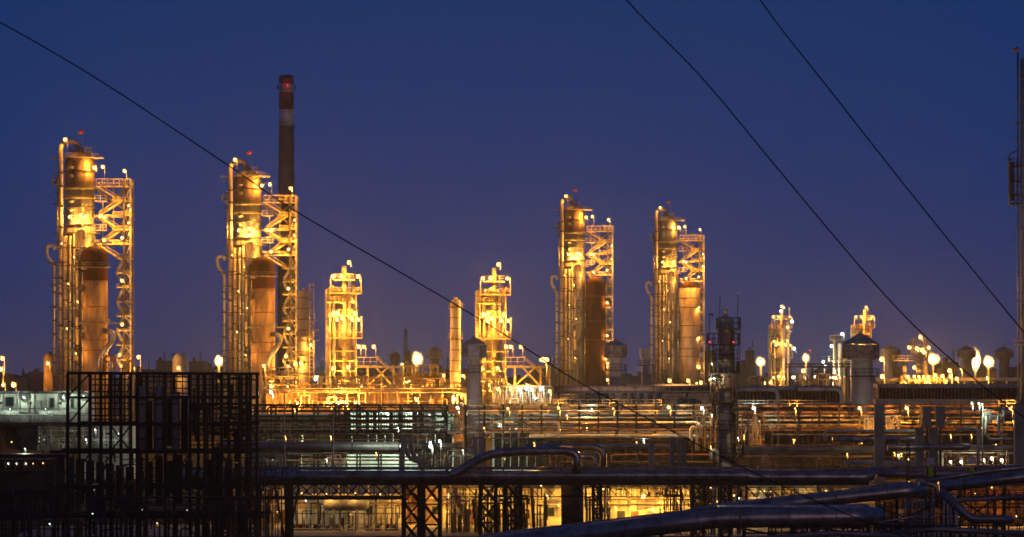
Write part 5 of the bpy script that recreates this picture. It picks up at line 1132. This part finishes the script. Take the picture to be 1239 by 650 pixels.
bay(487, 536, 'orange red bay behind the central twin lattice piers', TAN, lights=((506,596,1600,'S',1.0),(500,620,900,'S',.8)))
bay(536, 645, 'bright cluttered yellow bay left of the leaning tan post', WALLY, lights=((542,600,2600,'Y',3.2),(600,592,1700,'Y',1.2),(575,610,1100,'Y',1.0),(625,600,1500,'Y',1.0),(560,625,700,'Y',.8)))
bay(645, 684, 'brilliant cream wall beside the dark drum pier', WALLY, 420, lights=((655,587.5,2400,'Y',1.5),(662,600.5,1900,'Y',1.3),(676,612,2200,'Y',1.1)))
bay(706, 836, 'longest brilliant yellow wall right of the dark drum pier', WALLY, 420, lights=((778.5,601,5200,'Y',3.4),(730,592,1800,'Y',1.2),(806,592,2600,'Y',1.0),(820,606,1600,'Y',1.0),(745,615,2600,'Y',1.0),(790,617,2600,'Y',.8)))
bay(836, 905, 'cluttered dark bay with small white lamps', WALLB, 424, lights=((834,602,450,'S',1.2),(895,603,600,'G',1.8),(888,600,400,'Y',1.2),(868,607,400,'S',1.0),(860,590,300,'S',1.0)))
bay(905, 1060, 'yellow green strip wall glimpsed above the crossing pipes', WALLY, 424, lights=((925,594,1300,'Y',.8),(960,595,900,'Y',.8),(950,603,500,'G',.6),(1000,595,800,'Y',.8),(1012,599,400,'S',1.4),(1035,597,300,'S',1.2)))
bay(1060, 1250, 'dark orange tinted wall at the far lower right', RST, 424, lights=((1195,612,900,'S',.9),(1224,604,500,'S',1.2),(1180,598,300,'S',1.0),(1200,590,300,'S',.9),(1160,626,500,'S',.8),(1230,625,700,'S',.9)))
# ceiling gallery over the green grey hall
t = thing('yellow_canopy', 'yellow lit canopy ceiling over the tank hall', 'canopy', (P(415,0,415).x,415,P(0,601,415).z)); a = P(345,601,408); b = P(487,584,419)
m = mk(); m.box((a.x,412,a.z),(b.x,419,a.z+.18)); m.build('ceiling_sheet', WALLY, t)
m = mk(); m.box((a.x,419,a.z),(b.x,419.3,a.z+1.7)); m.build('fascia', WALLY, t)
for x in range(350, 487, 12): m = mk(); m.bar(P(x,602,412), P(x,585,412), .14); m.build('hanger', YST, t)
for x, y in ((365,597),(395,598),(430,597),(460,598)): lamp(t, x, y, 410.5, W=600, r=.9, kind='Y', pole=2)
t = thing('horizontal_tank', 'grey horizontal tank on saddles in the green grey hall', 'tank', (P(418,0,412).x,412,0)); a = P(396,610,412); b = P(441,610,412)
m = mk(); m.tube([a-Vector((.5,0,0)), a, b, b+Vector((.5,0,0))], [.5,.85,.85,.5], 18); m.build('shell', GST, t)
for x in (404,432): m = mk(); p = P(x,610,412); m.box((p.x-.2,411.4,0),(p.x+.2,412.6,p.z-.4)); m.build('saddle', CONC, t)
t = thing('small_kiosk', 'small canopy kiosk under the horizontal tank', 'kiosk', (P(422,0,408).x,408,0)); m = mk(); m.box(P(415,619.5,406), P(431,618.3,409)); m.build('roof', SHED, t)
for x in (416,430): m = mk(); m.bar(P(x,619,407), (P(x,0,407).x,407,0), .12); m.build('post', BST, t)
for i, x in enumerate((356,365,373,383,388,398,410,424,446,458,470,478)):
    q = thing('pump_set', 'small floor standing pump in the tank hall', 'pump', (P(x,0,410).x,410,0), 'small pumps on the hall floor'); p = P(x,0,410)
    m = mk(); m.box((p.x-.45,409.6,0),(p.x+.45,410.4,.3)); m.build('base', CONC, q)
    m = mk(); m.tube([(p.x-.4,410,.65),(p.x+.15,410,.65)], .26, 10); m.build('motor', random.choice((BLUEM,RST,GST)), q)
    m = mk(); m.tube(fillet([Vector((p.x+.3,410,.5)),Vector((p.x+.3,410,1.5+random.random()*1.6)),Vector((p.x+.3,412,1.6))], .2), .09, 8); m.build('outlet_pipe', random.choice((CLAD,RST)), q)
manifold(250, 335, 590, 634, 412, 50, 'orange glinting pipework in the left ground floor hall', 71, (RST, CREAMC, YST), to_ground=True, rr=.9)
manifold(345, 486, 604, 636, 416, 36, 'standing pipes along the wall of the tank hall', 72, (GST, CREAMC, DST), to_ground=True, rr=.6)
manifold(540, 582, 590, 636, 406, 60, 'dense yellow lit pipework round the brightest ground lamp', 73, (CREAMC, GST, RST, YST), to_ground=True, rr=.8)
manifold(582, 640, 588, 636, 400, 60, 'dark pipework silhouetted before the yellow bay', 74, (DST, BST, RST), to_ground=True, rr=1.0)
manifold(646, 662, 590, 636, 404, 14, 'dark pipes in front of the brilliant cream wall', 75, (DST, TAN, RST), to_ground=True, rr=.9)
manifold(708, 738, 588, 625, 400, 40, 'blue green lit stair and pipe tangle right of the drum pier', 76, (GST, BLUEM, DST), to_ground=True, rr=.9)
manifold(738, 836, 588, 600, 404, 40, 'fine pipes and railings before the longest yellow wall', 77, (DST, RST, GST), to_ground=False, rr=.6)
manifold(798, 838, 592, 628, 402, 34, 'silhouetted valve group at the right end of the yellow wall', 78, (DST, RST, BST), to_ground=True, rr=.8)
manifold(840, 904, 588, 620, 402, 50, 'dark tangled pipework with glints below the dark column', 79, (DST, RST, CREAMC), to_ground=True, rr=.9)
manifold(905, 1010, 590, 606, 404, 30, 'thin dark pipes before the yellow green strip', 80, (DST, BST), to_ground=True, rr=.6)
manifold(1060, 1245, 592, 650, 380, 90, 'dark tangled pipework at the far lower right', 81, (DST, RST, BST), to_ground=True, rr=.9)
manifold(1090, 1160, 600, 650, 320, 50, 'grey valves and fittings below the crossing pipes', 82, (GST, DST, WHT), to_ground=True, rr=1.1)

# ================================================================ FOREGROUND CROSSING PIPES, LOWER RIGHT
pipe([(560,664),(866,628),(1040,625.5),(1060,625,3)], 11.5, 292, 'biggest silver pipe in front, bending level at lower right', PIPE, bands=3.2, fl=1.2, n=28)
t = thing('pipe_top_walkway', 'narrow pale plank walkway above the biggest silver pipe', 'walkway', P(866,612,294))
for k in range(12):
    x0 = 870+k*14.8; a = P(x0,614.5,294); m = mk(); m.box(a, (P(x0+14.3,0,294).x, 297.2, a.z+.12)); m.build('plank', PIPE, t)
pipe([(580,650),(866,615.5)], 3.0, 296, 'slim pipe above the sloping part of the biggest pipe', PIPE, n=14, bands=4)
pipe([(866,615.5),(1046,612),(1050,612,3)], 2.2, 297.5, 'slim pipe above the level part of the biggest pipe', PIPE, n=14, bands=4, fl=.6)
pipe([(840,622),(980,606.5),(1104,593.5),(1116,596,3)], 8.0, 318, 'long brown lit pipe crossing diagonally behind the biggest pipe', PIPE, bands=3.4, fl=1.0, n=24)
pipe([(860,612),(980,599.5),(1104,585)], 2.4, 322, 'slim pipe above the diagonal brown lit pipe', PIPE, bands=4, n=14)
pipe([(1136,589),(1239,577.5),(1300,570)], 7.0, 326, 'thick pipe climbing to the right edge, lit orange', PIPE, bands=3.4, n=24)
pipe([(1118,583),(1180,572),(1300,559)], 2.6, 330, 'slim pipe above the pipe climbing to the right edge', PIPE, bands=4, n=14)
pipe([(1138,594),(1172,626),(1180,628),(1219,628.5),(1222,629,2)], 5.2, 306, 'dark pipe stepping down diagonally to the right', PIPED, bands=3, fl=1.6, n=20)
pipe([(1112,585.5),(1127,585.5),(1134,590),(1134,615)], 2.4, 310, 'short hooked pipe where the diagonal pipes end', PIPE, fl=.7, n=14)
pipe([(980,641),(1060,633),(1125,622)], 1.6, 294, 'thin pipe under the biggest silver pipe', PIPE, n=10)
t = thing('pipe_support_frame', 'black support frames under the foreground pipes', 'steel frame', (P(1000,0,300).x,300,0))
for x, v, Yp in ((700,660,294),(800,645,294),(900,640,294),(1000,637,294),(1050,636,294),(900,624,320),(960,618,320),(1020,611,320),(1085,603,320),(1150,597,328),(1215,589,328),(1180,635,308),(1214,634,308)):
    m = mk(); X = P(x,0,Yp).x; m.ibeam((X,Yp,0),(X,Yp,P(0,v,Yp).z),.3); m.build('post', BST, t); m = mk(); z = P(0,v,Yp).z; m.ibeam((X,Yp-1.5,z),(X,Yp+3.5,z),.25); m.build('saddle_beam', BST, t)
for x0, v0, x1, v1, Yp in ((900,640,1000,660,295),(1000,640,1100,660,295),(900,645,1050,645,295),(1060,612,1130,640,312),(1130,612,1060,640,312),(1060,636,1240,636,312),(1130,605,1240,605,330),(1150,597,1215,640,329),(1215,597,1150,640,329),(960,620,1020,640,321)):
    m = mk(); m.bar(P(x0,v0,Yp), P(x1,v1,Yp), .16); m.build('brace', BST, t)
pipe([(1060,648),(1130,640),(1239,646)], 3.4, 300, 'dark pipe crossing the bottom right corner', PIPED, bands=3, fl=1, n=16)
pipe([(880,655),(1010,645),(1100,650)], 3.0, 288, 'dark pipe just under the biggest silver pipe', PIPED, bands=3, fl=1, n=16)
pipe([(1090,612),(1150,606),(1260,600)], 2.6, 322, 'dark slim pipe under the climbing pipe', PIPED, bands=3, n=14)
pipe([(1150,598),(1150,640),(1165,648)], 2.0, 318, 'dark downpipe beside the stepping pipe', PIPED, fl=.8, n=12)
pipe([(1195,590),(1195,650)], 1.6, 322, 'rusty vertical pipe near the bottom right corner', RST, n=10)
manifold(930, 1130, 628, 655, 300, 60, 'dark valves and fittings under the biggest silver pipe', 94, (BST, DST, GST), dep=6, to_ground=True, rr=.9)
# cabinets on the pipe crossing
for x, y, lab in ((1126,556,'white junction box over a yellow green cabinet, left one'),(1175,556,'white junction box over a yellow green cabinet, right one')):
    Y = 345; t = thing('control_cabinet', lab, 'cabinet', P(x,576,Y), 'white junction boxes with yellow green cabinets')
    m = mk(); m.box(P(x-4,562,Y), P(x+4,554,Y+.5)); b = m.build('junction_box', WHT, t); m = mk(); m.bar(P(x,554,Y+.2), P(x,551,Y+.2), .1); m.bar(P(x-4,551,Y+.2), P(x+8,551,Y+.2), .06); m.build('conduit', GST, t)
    for i in range(4): m = mk(); m.box(P(x-5+i*3,577,Y-.1), P(x-3.2+i*3,565,Y+.3)); m.build('cabinet_slat', YGR if i in (1,2) else DST, t)
    m = mk(); m.bar(P(x,577,Y+.1), (P(x,0,Y).x,Y,0), .14); m.build('post', BST, t)
t = thing('black_pole', 'thin black double pole before the first concrete pier', 'pole', (P(1099,0,340).x,340,0))
for x in (1097.5,1100.5): m = mk(); m.bar((P(x,0,340).x,340,0), P(x,536,340), .12); m.build('upright', BST, t)
for v in range(540, 576, 6): m = mk(); m.bar(P(1097.5,v,340), P(1100.5,v,340), .08); m.build('rung', BST, t)


# ================================================================ EVENING HAZE
HD = 0.00005
m = mk(); m.box((-2500,-60,-1), (2500,4200,240)); hz = m.build('haze', BST); hz['kind'] = 'stuff'; hz.data.materials.clear()
hm = bpy.data.materials.new('evening_haze'); hm.use_nodes = True; t_ = hm.node_tree; t_.nodes.clear()
o_ = t_.nodes.new('ShaderNodeOutputMaterial'); v_ = t_.nodes.new('ShaderNodeVolumePrincipled'); v_.inputs['Density'].default_value = HD
v_.inputs['Color'].default_value = (.72,.84,1.0,1); v_.inputs['Anisotropy'].default_value = 0.85
t_.links.new(v_.outputs[0], o_.inputs['Volume']); hz.data.materials.append(hm)
# ================================================================ OVERHEAD CABLES
for lab, Yc_, pts in (('longest black cable sagging from upper left down to the centre right', 150, ((-120,-38),(0,27),(120,97),(280,203),(360,257),(480,327),(560,374),(620,411),(700,462),(790,510),(900,566),(1000,612),(1150,672))),
        ('middle black cable falling from the top centre to the right edge', 150, ((690,-90),(758,0),(850,95),(940,203),(1040,322),(1100,388),(1165,447),(1239,505),(1350,580))),
        ('right black cable falling steeply towards the edge column', 152, ((850,-120),(920,0),(1000,104),(1100,231),(1180,330),(1229,390),(1260,424),(1350,520)))):
    c = thing('overhead_cable', lab, 'cable', P(*pts[1],Yc_), 'black overhead cables')
    Q_ = [P(x,y,Yc_) for x, y in pts]; sm = []
    for i in range(len(Q_)-1):     # smooth the sag
        p0 = Q_[max(0,i-1)]; p1 = Q_[i]; p2 = Q_[i+1]; p3 = Q_[min(len(Q_)-1,i+2)]
        for k in range(6): t_ = k/6; sm.append(.5*((2*p1)+(p2-p0)*t_+(2*p0-5*p1+4*p2-p3)*t_*t_+(3*p1-p0-3*p2+p3)*t_**3))
    sm.append(Q_[-1]); m = mk(); m.tube(sm, .034, 6); m.build('cable_strand', WIRE, c)
ORD = 'leftmost|second from left|third from left|fourth from left|fifth from left|sixth from left|seventh from left|eighth from left|ninth from left|tenth from left|eleventh from left|twelfth from left|thirteenth from left|fourteenth from left|fifteenth from left|sixteenth from left|seventeenth from left|eighteenth from left|nineteenth from left|twentieth from left'.split('|')
same = {}
for o in bpy.data.objects:
    if o.parent is None and 'label' in o: same.setdefault(o['label'], []).append(o)
for lb, os_ in same.items():
    if len(os_) > 1:
        os_.sort(key=lambda o: o.location.x/max(1, o.location.y)); n = len(os_)
        for i, o in enumerate(os_):
            w = ORD[i] if i < 20 else ORD[n-1-i].replace('left', 'right')
            if i == n-1: w = 'rightmost'
            elif n-1-i < i and n-1-i < 20: w = ORD[n-1-i].replace('left', 'right')
            o['label'] = w+', '+lb
print('LIGHTS', NL[0], 'OBJECTS', len(bpy.data.objects))
for o in bpy.data.objects:
    if '_w' in o: del o['_w']
